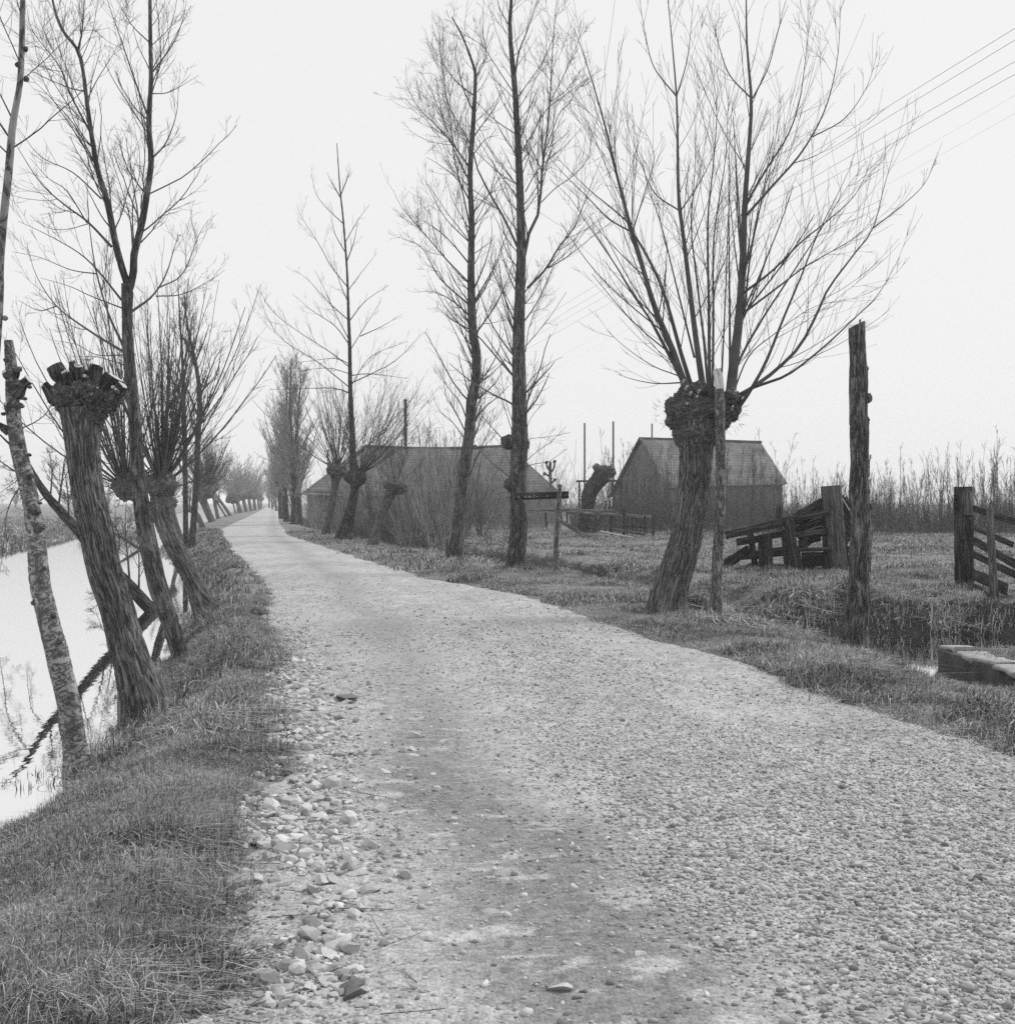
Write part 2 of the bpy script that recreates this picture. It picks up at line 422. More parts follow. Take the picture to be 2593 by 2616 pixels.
acc = Acc(); v, q = grid_mesh(XX, YY, ZZ); acc.add(v, q, tone=np.clip(trk + trk2, 0, 1).ravel() * .9 + .05)
roadz = lambda x, y: .012 + (n2(x, y, 1.0, 2, 3) - .5) * .03 * (1 - .75 * sstep(8, 16, y)) + (n2(x, y, 7, 3, 4) - .5) * .014 + .03 * np.sin(np.clip((x - rl(y)) / (rr(y) - rl(y)), 0, 1) * math.pi)
tag(obj('road', acc, M['road']), kind='structure')

# water sheets
yw = rows(-8, 1400, .8, .03); s_ = np.linspace(0, 1, 6)
A = fx(yw) - 1.2; B = wl(yw) + .5
XX = A[:, None] + (B - A)[:, None] * s_; YY = np.repeat(yw[:, None], 6, 1)
acc = Acc(); v, q = grid_mesh(XX, YY, np.full_like(XX, ZW)); acc.add(v, q)
tag(obj('canal_water', acc, M['water']), kind='structure')
acc = Acc(); pc = np.array(WET, float); pc[0] += (-2.2, .7)
pc = np.array([[np.interp(k, [0, 1, 2, 3, 4], pc[:, 0]), np.interp(k, [0, 1, 2, 3, 4], pc[:, 1])] for k in np.linspace(0, 4, 30)])
tg = norm(np.gradient(pc, axis=0)); nn_ = np.stack([-tg[:, 1], tg[:, 0]], -1)
Xw = np.stack([pc - nn_ * 2.9, pc, pc + nn_ * 2.9], 1)
v, q = grid_mesh(Xw[..., 0], Xw[..., 1], np.full(Xw.shape[:2], ZD)); acc.add(v, q)
acc.add([(3.7, 11.6, ZD - .004), (5.35, 11.6, ZD - .004), (5.35, 16, ZD - .004), (3.7, 16, ZD - .004)], quads=[(0, 1, 2, 3)])
tag(obj('ditch_water', acc, M['ditch']), kind='structure')

# ---------------------------------------------------------------- tubes
def resample(P, n):
    P = np.asarray(P, float)
    d = np.concatenate([[0], np.cumsum(np.linalg.norm(np.diff(P, axis=0), axis=1))]); d /= d[-1]
    # catmull-rom over the chord parameter
    u = np.linspace(0, 1, n); k = np.clip(np.searchsorted(d, u, side='right') - 1, 0, len(P) - 2)
    f = ((u - d[k]) / np.maximum(d[k + 1] - d[k], 1e-9))[:, None]
    def g(i): return P[np.clip(i, 0, len(P) - 1)]
    p0, p1, p2, p3 = g(k - 1), g(k), g(k + 1), g(k + 2)
    p0 = np.where((k == 0)[:, None], 2 * p1 - p2, p0); p3 = np.where((k == len(P) - 2)[:, None], 2 * p2 - p1, p3)
    return .5 * (2 * p1 + (-p0 + p2) * f + (2 * p0 - 5 * p1 + 4 * p2 - p3) * f ** 2 + (-p0 + 3 * p1 - 3 * p2 + p3) * f ** 3)

def resample_r(P, r, n):
    P = np.asarray(P, float)
    d = np.concatenate([[0], np.cumsum(np.linalg.norm(np.diff(P, axis=0), axis=1))]); d /= d[-1]
    return np.interp(np.linspace(0, 1, n), d, r)

def tube(acc, P, R, k=16, bark=0.0, lump=0.0, bs=9.0, zs=.25, cap=True, seed=0, tone=None, point=False, sect=None):
    """P (n,3), R (n,), k sides; bark = furrow depth, lump = large swelling"""
    P = np.asarray(P, float); R = np.asarray(R, float); n = len(P)
    T = norm(np.gradient(P, axis=0)); ref = np.array([0, 1., 0]) if abs(T[0, 1]) < .9 else np.array([1., 0, 0])
    U = np.zeros((n, 3)); u = norm(np.cross(T[0], ref))
    for i in range(n):
        u = norm(u - np.dot(u, T[i]) * T[i]); U[i] = u
    V = np.cross(T, U)
    th = np.arange(k) / k * 2 * math.pi
    s = np.concatenate([[0], np.cumsum(np.linalg.norm(np.diff(P, axis=0), axis=1))])
    rm = max(float(R.mean()), .01)
    C = np.stack([np.cos(th) * rm, np.sin(th) * rm], -1)
    bc = np.concatenate([np.repeat(C[None], n, 0), np.repeat(s[:, None, None], k, 1)], -1) + np.array([seed * 3.1, seed * 1.7, 0])
    rr_ = np.repeat(R[:, None], k, 1)
    if lump: rr_ = rr_ * (1 + lump * (fbm(bc * np.array([3.2, 3.2, 2.0]) / max(rm * 4, .3) * 1.0, 3, seed) - .5) * 2)
    if bark:
        wv = fbm(bc * np.array([bs, bs, bs * zs]) * 1.7 + fbm(bc * np.array([9., 9, 4]), 3, seed + 5)[..., None] * 1.6, 3, seed + 2)
        rr_ = rr_ - bark * (1 - sstep(0.0, .13, np.abs(wv - .5))) * (.35 + .9 * fbm(bc * 5, 2, seed + 7))
        rr_ = rr_ + bark * .5 * (fbm(bc * np.array([bs * 3, bs * 3, bs]), 2, seed + 9) - .5)
    v = P[:, None] + U[:, None] * (np.cos(th)[None, :, None] * rr_[..., None]) + V[:, None] * (np.sin(th)[None, :, None] * rr_[..., None])
    i = np.arange(n * k).reshape(n, k); j = np.roll(i, -1, 1)
    q = np.stack([i[:-1], j[:-1], j[1:], i[1:]], -1).reshape(-1, 4)
    acc.add(v, q, bc=bc, tone=tone)
    if cap:
        for e in (0, n - 1):
            ring = v[e]; c = ring.mean(0)
            tr = np.stack([np.full(k, k), np.arange(k), np.roll(np.arange(k), -1)], -1)
            if e == 0: tr = tr[:, ::-1]
            bcc = np.concatenate([bc[e], bc[e].mean(0)[None]])
            acc.add(np.concatenate([ring, c[None]]), tris=tr, bc=bcc, tone=None if tone is None else (tone if np.isscalar(tone) else None))
    return v

def batch(acc, P, R, k=3):
    """P (M,n,3), R (M,n): many thin tubes at once"""
    Mn, n = R.shape
    if Mn == 0: return
    T = norm(np.gradient(P, axis=1)); mT = norm(T.mean(1))
    A = np.where((np.abs(mT[:, 0]) < np.abs(mT[:, 1]))[:, None], np.array([1., 0, 0]), np.array([0, 1., 0]))
    U = norm(np.cross(T, A[:, None])); V = np.cross(T, U)
    th = np.arange(k) / k * 2 * math.pi
    v = P[:, :, None] + R[:, :, None, None] * (U[:, :, None] * np.cos(th)[None, None, :, None] + V[:, :, None] * np.sin(th)[None, None, :, None])
    i = np.arange(Mn * n * k).reshape(Mn, n, k); j = np.roll(i, -1, 2)
    q = np.stack([i[:, :-1], j[:, :-1], j[:, 1:], i[:, 1:]], -1).reshape(-1, 4)
    acc.add(v, q)

def grow(S, Dr, Ln, r0, n=6, up=.1, wob=.1, tip=.3, rng=RG):
    S = np.asarray(S, float); d = norm(np.asarray(Dr, float)); P = [S]
    st = (Ln / n)[:, None]
    for k in range(n):
        d = norm(d + np.array([0, 0, up]) + rng.normal(0, wob, d.shape)); P.append(P[-1] + d * st)
    return np.stack(P, 1), r0[:, None] * np.linspace(1, tip, n + 1)[None]

def kids(P, R, per, t0=.15, t1=.97, ang=35, angs=8, lf=.4, rf=.5, rmin=.0025, taper=.65, rng=RG, lmin=.06, dens=None, lmax=9.0):
    Mn, n, _ = P.shape
    Lp = np.linalg.norm(np.diff(P, axis=1), axis=2).sum(1)
    idx = np.repeat(np.arange(Mn), per) if dens is None else np.repeat(np.arange(Mn), rng.poisson(np.minimum(dens * Lp, 60))); t_ = rng.uniform(t0, t1, len(idx))
    f = t_ * (n - 1); k = np.minimum(f.astype(int), n - 2); fr = (f - k)[:, None]
    S = P[idx, k] * (1 - fr) + P[idx, k + 1] * fr; T = norm(P[idx, k + 1] - P[idx, k])
    rv = rng.normal(size=T.shape); pr = norm(rv - (rv * T).sum(1, keepdims=True) * T)
    a = np.radians(rng.normal(ang, angs, len(idx)))[:, None]
    Dr = T * np.cos(a) + pr * np.sin(a)
    Ln = np.minimum(Lp[idx] * lf, lmax) * (1 - taper * t_) * rng.uniform(.35, 1.25, len(idx)) + lmin
    r0 = np.maximum(((R[idx, k] * (1 - fr[:, 0]) + R[idx, k + 1] * fr[:, 0]) * rf), rmin)
    return S, Dr, Ln, r0

def limb3(pts, D, r0, r1, dd=0.0, n=14, rng=RG):
    """a limb traced as view points, at depth D drifting by dd metres; radii in view pixels"""
    m_ = len(pts)
    P = np.array([at(x, y, D + dd * k / (m_ - 1)) for k, (x, y) in enumerate(pts)])
    P = resample(P, n)
    return P, (r1 + (r0 - r1) * (1 - np.linspace(0, 1, n)) ** 1.25) / F * D

def crown_from(acc, limbs, rng, levels, tw=.0028, k0=7):
    """limbs: list of (P,R) with equal n; levels: list of dicts for kids/grow"""
    P = np.stack([l[0] for l in limbs]); R = np.maximum(np.stack([l[1] for l in limbs]), tw)
    batch(acc, P, R, k0)
    for li, lv in enumerate(levels):
        lv = dict(lv); n = lv.pop('n', 6); up = lv.pop('up', .06); wob = lv.pop('wob', .08); tip = lv.pop('tip', .35); k = lv.pop('k', 3)
        per = lv.pop('per', 0)
        S, Dr, Ln, r0 = kids(P, R, per, rng=rng, rmin=tw, **lv)
        P, R = grow(S, Dr, Ln, r0, n, up, wob, tip, rng)
        R = np.maximum(R, tw * .7)
        batch(acc, P, R, k)

def blob(acc, c, r, seed=0, sub=4, amp=.35, fs=3.0, squash=(1, 1, 1), knobs=0.0):
    """a gnarled lump"""
    import bmesh
    bm = bmesh.new(); bmesh.ops.create_icosphere(bm, subdivisions=sub, radius=1)
    v = np.array([x.co[:] for x in bm.verts]); f = np.array([[x.index for x in fc.verts] for fc in bm.faces]); bm.free()
    d = 1 + amp * (fbm(v * fs * .5 + seed * 7.3, 3, seed) - .5) * 2 + amp * .55 * (fbm(v * fs * 2.0 + seed, 3, seed + 3) - .5) * 2
    if knobs: d = d + knobs * (1 - sstep(.02, .2, np.abs(fbm(v * fs * 1.5 + seed, 2, seed + 8) - .5))) - knobs * .5
    v = v * d[:, None] * np.asarray(squash) * r + np.asarray(c)
    acc.add(v, tris=f)

def stone_mesh(sub, seed, amp=.25, squash=(1, 1, .6), facet=False):
    import bmesh
    bm = bmesh.new(); bmesh.ops.create_icosphere(bm, subdivisions=sub, radius=1)
    v = np.array([x.co[:] for x in bm.verts]); f = np.array([[x.index for x in fc.verts] for fc in bm.faces]); bm.free()
    if facet:
        r_ = np.random.default_rng(seed)
        pl = norm(r_.normal(size=(14, 3))); h = r_.uniform(.36, .72, 14)
        for a_, hh in zip(pl, h):
            d = v @ a_; v = v - np.maximum(d - hh, 0)[:, None] * a_
        v = v * 1.45
    v = v * (1 + amp * (fbm(v * 1.4 + seed * 3.3, 3, seed) - .5) * 2)[:, None]
    return v * np.asarray(squash), f

# ---------------------------------------------------------------- traced trees
def trunk_path(spec, D, n, below=.2):
    """spec: (xv, yv, width_px) from the base upwards -> P, R"""
    P = np.array([at(a, b, D) for a, b, c in spec]); R = np.array([c / 2 / F * D for a, b, c in spec])
    P0 = P[0] + (P[0] - P[1]) / np.linalg.norm(P[0] - P[1]) * below
    P = np.concatenate([P0[None], P]); R = np.concatenate([[R[0] * 1.12], R])
    return resample(P, n), resample_r(P, R, n)

def twigs_on(acc, c, n, L, r, rng, up=.25, spread=1.0, rad_=.2, wob=.12, k=3):
    """bristle of small dead shoots round a point"""
    d = norm(rng.normal(size=(n, 3)) * np.array([spread, spread, .7])); S = np.asarray(c) + d * rad_
    P, R = grow(S, d, rng.uniform(.4, 1.2, n) * L, np.full(n, r), 4, up, wob, .4, rng); batch(acc, P, R, k)

C1 = crop(0, 0, 1.931); C2 = crop(0, 800, 2.147); C2b = crop(0, 820, 3.333); C3 = crop(500, 900, 3.19)
C4 = crop(1000, 900, 2.736); C5 = crop(1600, 900, 1.9285); C6 = crop(1000, 0, 2.147); C7 = crop(1500, 0, 1.752)
C8 = crop(600, 350, 2.034); CG = crop(1820, 1200, 4.56); CP = crop(2300, 1200, 3.45); CS = crop(1250, 1150, 3.83)
CL = crop(440, 1150, 6.84); CR = crop(680, 1050, 3.683); CB = crop(1290, 1220, 10.08)
def mp(c, pts): return [c(*p_) for p_ in pts]
LV = lambda a, b_, c_, **k: [dict(per=a, ang=33, lf=.42, rf=.42, n=6, up=.07, wob=.07, k=4), dict(per=b_, ang=34, lf=.42, rf=.5, n=5, up=.06, wob=.09), dict(per=c_, ang=36, lf=.45, rf=.6, n=3, up=.04, wob=.1)][:3 if c_ else 2]

# --- the big pollard willow by the road
rng = np.random.default_rng(11); D = 17.4
spec = [(*C5(190, 1295), 84), (*C5(205, 1220), 70), (*C5(240, 1100), 64), (*C5(300, 900), 59), (*C5(330, 700), 58), (*C5(345, 500), 64), (*C5(345, 400), 74), (*C5(348, 330), 88)]
P, R = trunk_path(spec, D, 300)
root = thing('pollard_willow', 'large pollard willow in full whippy shoots at the right roadside, stake against it', 'tree', (P[0][0], D, gz(P[0][0], D)))
a = Acc(); tube(a, P, R, 150, bark=.016, lump=.06, bs=11, zs=.16, seed=1); obj('trunk', a, M['willow'], root)
a = Acc(); blob(a, at(*C5(340, 305), D), .34, 3, 5, .25, 5, (1.15, 1, .8), knobs=.14); blob(a, at(*C5(275, 285), D), .24, 4, 5, .3, 5, (.95, 1, .95), knobs=.16)
blob(a, at(*C5(440, 300), D), .23, 5, 5, .3, 5, (1, 1, .95), knobs=.16); blob(a, at(*C5(505, 300), D), .13, 8, 4, .4, 5, (1, 1, .95), knobs=.16); blob(a, at(*C5(345, 400), D), .30, 6, 5, .2, 5, (1.05, 1, .9), knobs=.12)
for (x, y, r_) in ((300,205,.13),(360,190,.14),(410,200,.11),(515,230,.14),(235,335,.12),(480,345,.09),(535,280,.09),(225,255,.1)): blob(a, at(*C5(x, y), D - .05), r_, x, 4, .4, 5, knobs=.2)
for k in range(6): twigs_on(a, at(*C5(240 + 50 * k, 300), D), 80, .09, .003, rng, .05, 1, .27)
hd = obj('pollard_head', a, M['head'], root)
a = Acc()
for (x, y) in ((285, 135), (300, 165), (320, 195), (350, 215), (362, 185), (300, 250), (525, 265), (540, 190)):
    a = Acc(); p_ = at(*C5(x, y), D - .31); tube(a, np.array([p_ + (0, .2, -.05), p_ + (0, 0, 0)]), [.03, .015], 10); obj('cut_stub', a, M['cut'], hd)
S7 = [
 ([(475,1810),(455,1760),(432,1710),(380,1560),(300,1370),(230,1130),(190,1000),(130,770),(80,560),(0,290),(-60,120)], 17, 1.4, -1.0),
 ([(485,1810),(470,1740),(420,1580),(340,1300),(260,1130),(205,1035),(150,850),(90,640),(0,370)], 11, 1.2, .9),
 ([(205,1040),(100,980),(0,880),(-120,760),(-220,640)], 4, .8, .5),
 ([(200,1010),(110,930),(0,840),(-150,690)], 4, .8, -.5),
 ([(470,1800),(430,1710),(300,1460),(200,1310),(130,1190),(0,1000),(-80,880),(-170,800)], 8, .9, -1.4),
 ([(460,1800),(425,1710),(280,1430),(180,1270),(60,1080),(-40,920)], 7, .9, 1.5),
 ([(532,1810),(518,1730),(490,1540),(460,1300),(430,1050),(410,900),(405,650),(400,430),(372,100),(355,-60)], 15, 2.0, .3),
 ([(545,1810),(540,1730),(520,1500),(490,1250),(465,1000),(480,800),(485,600),(475,460)], 7, .9, 1.8),
 ([(550,1810),(548,1730),(545,1400),(540,1000),(560,780),(580,480),(545,250)], 9, 1.0, -1.4),
 ([(562,1810),(562,1740),(565,1400),(565,1100),(590,900),(620,700),(630,500),(640,380)], 7, .9, -.8),
 ([(625,1810),(638,1700),(638,1400),(635,1100),(635,700),(650,450)], 7, .9, 1.4),
 ([(590,1810),(600,1720),(620,1300),(630,1000),(640,760),(600,560)], 5, .8, -1.8),
 ([(640,1800),(655,1640),(675,1480),(690,1300),(700,1100),(705,920),(725,650),(735,450),(715,200),(712,0),(706,-230)], 24, 1.6, .3),
 ([(705,920),(800,760),(900,600),(950,450),(975,280),(1000,50)], 5.5, .9, -.8),
 ([(715,960),(830,830),(960,680),(1060,500),(1110,320),(1130,150),(1130,20)], 6.5, .9, .7),
 ([(705,1390),(730,1150),(780,900),(830,700),(870,430)], 5, .8, 1.6),
 ([(700,1310),(830,1210),(960,1080),(1060,1000),(1200,870),(1280,700)], 6, .8, -1.2),
 ([(700,1400),(860,1280),(980,1190),(1200,1060),(1290,960)], 5.5, .8, .9),
 ([(640,1800),(670,1640),(770,1450),(900,1250),(1050,1020),(1140,870),(1250,720)], 7, .9, 1.6),
 ([(650,1860),(701,1792),(738,1734),(800,1620),(880,1420),(960,1230),(1030,1050),(1120,870),(1190,720)], 9, .9, -1.3),
 ([(645,1812),(722,1745),(769,1713),(840,1660),(950,1550),(1030,1400),(1080,1290),(1200,1130),(1280,1020),(1330,830),(1385,640)], 10, .9, .6),
 ([(645,1790),(717,1745),(785,1719),(900,1675),(1050,1560),(1200,1420),(1300,1320),(1400,1150)], 8, .8, -1.0),
 ([(1010,610),(1150,530),(1250,390),(1300,230)], 3, .6, .3), ([(1280,1020),(1420,910),(1510,820),(1560,710)], 3, .6, -.3),
 ([(465,1740),(425,1690),(300,1640),(180,1560),(90,1480)], 3.5, .7, -1.2), ([(425,1712),(300,1715),(180,1690),(130,1660)], 3.5, .7, 1.0),
 ([(400,430),(300,300),(260,150),(235,0)], 3.5, .7, -.6), ([(400,430),(450,250),(475,0)], 3.5, .7, .5),
 ([(725,430),(630,320),(570,130),(535,20)], 3.6, .7, .6), ([(740,440),(810,300),(860,120),(900,20)], 3.6, .7, -.5),
 ([(410,940),(300,860),(230,700),(180,560)], 3.6, .7, -.8), ([(480,1600),(390,1240),(330,1000),(270,830),(240,650)], 5, .8, -1.9),
 ([(420,940),(500,820),(560,700),(600,560)], 3.4, .7, .8), ([(205,1030),(260,850),(300,700),(250,560)], 3.4, .7, 1.1),
 ([(640,1800),(720,1600),(830,1500),(1000,1380),(1150,1340)], 4, .7, 1.8)]
limbs = [limb3(mp(C7, p_), D, r0 * .44, max(r1, .9) * .36, dd, 20) for p_, r0, r1, dd in S7]
a = Acc(); crown_from(a, limbs, rng, [dict(dens=4.0, ang=30, angs=8, lf=.45, lmax=2.1, rf=.24, n=10, up=.05, wob=.018, k=4, taper=.5, t0=.12, t1=.995), dict(dens=1.9, ang=28, lf=.5, lmax=1.1, rf=.6, n=6, up=.04, wob=.025), dict(dens=1.6, ang=30, lf=.5, lmax=.4, rf=.75, n=3, up=.04, wob=.06)], .0027, 9)
obj('crown', a, M['twig'], root)

# --- tall poplar with the sign beside it
rng = np.random.default_rng(12); D = 27.9
spec = [(*C4(870, 1560), 47), (*C4(872, 1450), 37), (*C4(890, 1200), 33), (*C4(885, 900), 32), (*C4(895, 650), 33), (*C4(895, 450), 29), (*C4(893, 200), 27), (*C4(890, 0), 25), (*C6(700, 1750), 22), (*C6(712, 1400), 18),
        (*C6(707, 1100), 15), (*C6(695, 800), 13), (*C6(678, 500), 11), (*C6(660, 300), 9.5), (*C6(650, 120), 7.5), (*C6(657, 0), 6), (*C6(660, -250), 4), (*C6(655, -600), 1)]
P, R = trunk_path(spec, D, 300)
root = thing('poplar_tree', 'tallest bare poplar with burls low on its trunk, directly left of the signpost', 'tree', (P[0][0], D, gz(P[0][0], D)))
a = Acc(); tube(a, P, R, 72, bark=.014, lump=.07, bs=10, zs=.2, seed=2)
blob(a, at(*C4(815, 625), D), .17, 2, 3, .3, 3); blob(a, at(*C4(850, 925), D), .19, 5, 3, .3, 3); blob(a, at(*C4(915, 640), D), .17, 7, 3, .3, 3)
obj('trunk', a, M['poplar'], root)
Lm = [(C6, [(745,1580),(850,1470),(920,1350),(1000,1250),(1080,1050),(1150,870)], 15, -1.), (C6, [(730,1400),(760,1260),(800,1190),(820,1050),(830,900),(850,750),(870,560),(880,330),(900,60),(920,-120)], 20, .8),
 (C6, [(690,1350),(620,1200),(540,1060),(470,920),(440,800),(380,700),(300,530),(260,230)], 15, 1.2), (C6, [(735,1360),(745,1270),(690,1080),(620,990),(540,870),(470,750),(400,640)], 8, -1.2),
 (C6, [(860,1470),(960,1410),(1050,1340),(1120,1280),(1230,1200)], 7, .6), (C6, [(680,400),(700,280),(740,180),(790,30),(840,-120)], 11, -.6), (C6, [(665,500),(560,340),(500,250),(380,170),(330,90)], 6, -.8),
 (C6, [(675,730),(560,650),(470,560),(380,470)], 6, .9), (C6, [(720,820),(780,720),(850,600),(980,500),(1080,420)], 8, -1.), (C6, [(645,140),(590,30),(560,-100)], 6, .4), (C6, [(735,1050),(790,950),(850,880),(950,800),(1040,700)], 7, 1.1),
 (C6, [(690,530),(760,440),(830,330),(900,180)], 5, .7), (C6, [(820,1110),(900,1030),(1000,960),(1080,860),(1100,700)], 6, -.5), (C6, [(870,560),(950,400),(1010,260),(1060,120)], 5, .6), (C6, [(855,800),(920,620),(980,560),(1060,400)], 5, -.6),
 (C6, [(735,1930),(760,1780),(850,1560),(900,1400)], 5, .7), (C6, [(735,1900),(860,1750),(960,1600)], 5, -.6), (C6, [(670,1700),(600,1560),(540,1400)], 6, .8), (C6, [(665,1930),(640,1800),(560,1650)], 5, -.7), (C6, [(680,1500),(600,1200),(560,1000)], 5, -1.5),
 (C4, [(810,640),(700,520),(640,450),(590,360)], 9, -.5), (C4, [(830,875),(700,770),(590,650),(560,600)], 9, .5), (C4, [(850,570),(760,300),(700,180)], 6, -.6), (C4, [(930,260),(1000,160),(1100,80),(1200,30)], 7, .5),
 (C4, [(930,580),(980,450),(1080,340)], 5, -.4), (C4, [(930,770),(1010,700),(1120,620),(1220,520)], 6, .5), (C4, [(930,805),(1000,780),(1100,760),(1220,680)], 6, -.5), (C4, [(930,610),(1000,600),(1100,590),(1250,560)], 4, .4),
 (C4, [(850,500),(790,300),(760,100)], 5, .5), (C4, [(930,620),(960,300),(1000,100)], 5, .6), (C4, [(830,780),(760,640),(690,560)], 5, .8)]
limbs = [limb3(mp(c, p_), D, r0 * (.172 if c is C6 else .135) * 1.0, .35, dd, 14) for c, p_, r0, dd in Lm]
a = Acc(); crown_from(a, limbs, rng, [dict(dens=4.8, ang=36, angs=10, lf=.45, lmax=2.2, rf=.40, n=9, up=.08, wob=.07, k=4, taper=.55, t1=.99), dict(dens=5.5, ang=34, lf=.42, lmax=.9, rf=.58, n=5, up=.06, wob=.09), dict(dens=3.6, ang=32, lf=.5, lmax=.35, rf=.75, n=3, up=.05, wob=.1)], .0030, 7)
# small laterals straight from the upper trunk
S, Dr, Ln, r0 = kids(P[None], R[None], 80, t0=.22, t1=.97, ang=42, lf=.15, rf=.14, taper=.5, rng=rng)
P1, R1 = grow(S, Dr, Ln, r0, 6, .1, .08, .3, rng); batch(a, P1, R1, 4)
S, Dr, Ln, r0 = kids(P1, R1, 6, rng=rng, lf=.4, rf=.5); P2, R2 = grow(S, Dr, Ln, np.maximum(r0, .0035), 4, .08, .1, .4, rng); batch(a, P2, R2, 3)
obj('crown', a, M['twig'], root)

# --- slimmer poplar leaning right, forked crown
rng = np.random.default_rng(13); D = 32.9
spec = [(*C4(442, 1480), 33), (*C4(470, 1200), 26), (*C4(492, 950), 24), (*C4(515, 780), 23), (*C4(548, 550), 21), (*C4(560, 350), 20), (*C4(590, 200), 18), (*C4(595, 0), 17),
        (*C6(445, 1800), 17), (*C6(437, 1500), 14), (*C6(440, 1200), 11), (*C6(432, 950), 10), (*C6(447, 700), 9), (*C6(460, 450), 7), (*C6(450, 360), 5), (*C6(390, 200), 3.5), (*C6(330, 90), 2)]
P, R = trunk_path(spec, D, 260)
root = thing('poplar_tree', 'slimmer bare poplar curving right above its base, left of the tallest poplar', 'tree', (P[0][0], D, gz(P[0][0], D)))
a = Acc(); tube(a, P, R, 60, bark=.012, lump=.07, bs=10, zs=.2, seed=3); obj('trunk', a, M['poplar'], root)
Lm = [[(425,1550),(300,1420),(190,1290),(60,1140),(10,1040)], [(425,1670),(270,1530),(200,1410),(150,1340),(60,1310)], [(430,1330),(300,1200),(220,1060),(170,960)], [(430,1240),(390,1050),(340,850),(330,700),(290,450),(260,200)],
 [(430,920),(330,780),(240,680),(150,590),(70,440)], [(450,520),(360,450),(300,370),(250,260)], [(445,1170),(540,1060),(640,1030)], [(450,1590),(510,1450),(550,1300),(545,1180)], [(455,1650),(560,1470),(610,1340),(680,1180)],
 [(455,1840),(560,1690),(630,1550),(680,1400)], [(450,750),(500,680),(560,600),(600,500)], [(435,1740),(350,1660),(240,1600),(150,1600)], [(435,1810),(330,1750),(250,1680)], [(460,440),(490,360),(520,300),(500,150),(510,-50)],
 [(435,1000),(380,900),(320,760),(270,600)], [(440,1350),(500,1200),(560,1120)], [(455,620),(400,500),(370,380),(340,230)], [(430,1450),(330,1330),(240,1250),(130,1180)], [(430,1100),(360,980),(260,900),(190,860)], [(445,850),(520,760),(590,740)]]
limbs = [limb3(mp(C6, p_), D, rng.uniform(1.2, 2.0), .3, rng.uniform(-1.3, 1.3), 12) for p_ in Lm]
Lm = [[(520,450),(480,350),(400,250),(300,80)], [(520,560),(440,400),(380,300),(360,100)], [(510,600),(420,480),(330,400),(280,260)], [(590,480),(620,400),(660,300)], [(580,760),(640,640),(700,500),(740,400)], [(590,650),(560,640),(640,420),(660,250)], [(540,870),(620,700),(740,560)]]
limbs += [limb3(mp(C4, p_), D, rng.uniform(1.0, 1.6), .3, rng.uniform(-1, 1), 12) for p_ in Lm]
a = Acc(); crown_from(a, limbs, rng, [dict(dens=5.0, ang=36, angs=10, lf=.48, lmax=2.2, rf=.42, n=9, up=.08, wob=.07, k=4, taper=.55, t1=.99), dict(dens=5.5, ang=34, lf=.42, lmax=.9, rf=.6, n=5, up=.06, wob=.09), dict(dens=3.6, ang=32, lf=.5, lmax=.35, rf=.75, n=3, up=.05, wob=.1)], .0032, 7)
S, Dr, Ln, r0 = kids(P[None], R[None], 70, t0=.25, t1=.97, ang=42, lf=.15, rf=.16, taper=.5, rng=rng)
P1, R1 = grow(S, Dr, Ln, r0, 6, .1, .08, .3, rng); batch(a, P1, R1, 4)
S, Dr, Ln, r0 = kids(P1, R1, 6, rng=rng, lf=.4, rf=.5); P2, R2 = grow(S, Dr, Ln, np.maximum(r0, .0035), 4, .08, .1, .4, rng); batch(a, P2, R2, 3)
obj('crown', a, M['twig'], root)

# --- cone-shaped poplar with an old knob low on its trunk
rng = np.random.default_rng(14); D = 49.7
spec = [(*CR(750, 1235), 30), (*CR(770, 1100), 21), (*CR(810, 900), 17), (*CR(835, 700), 17), (*CR(815, 450), 14), (*CR(810, 200), 11), (*CR(800, 0), 10), (*C8(600, 1300), 8.5), (*C8(597, 1100), 7), (*C8(590, 900), 5.5), (*C8(583, 700), 4),
        (*C8(565, 450), 3.6), (*C8(545, 250), 2.6), (*C8(530, 30), 1.4)]
P, R = trunk_path(spec, D, 160)
root = thing('poplar_tree', 'isolated cone-shaped bare poplar beyond the leaning stump, swollen knob low on its trunk', 'tree', (P[0][0], D, gz(P[0][0], D)))
a = Acc(); tube(a, P, R, 32, bark=.015, lump=.06, bs=9, seed=4)
P3, R3 = trunk_path([(*CR(685, 1180), 14), (*CR(730, 1060), 11), (*CR(770, 930), 10), (*CR(800, 820), 8)], D + .5, 30); tube(a, P3, R3, 20, bark=.01, seed=5)
blob(a, at(*CR(862, 625), D), .36, 3, 3, .35, 3, (1, 1, 1.1)); blob(a, at(*CR(790, 620), D), .26, 6, 3, .3, 3)
obj('trunk', a, M['dark_bark'], root)
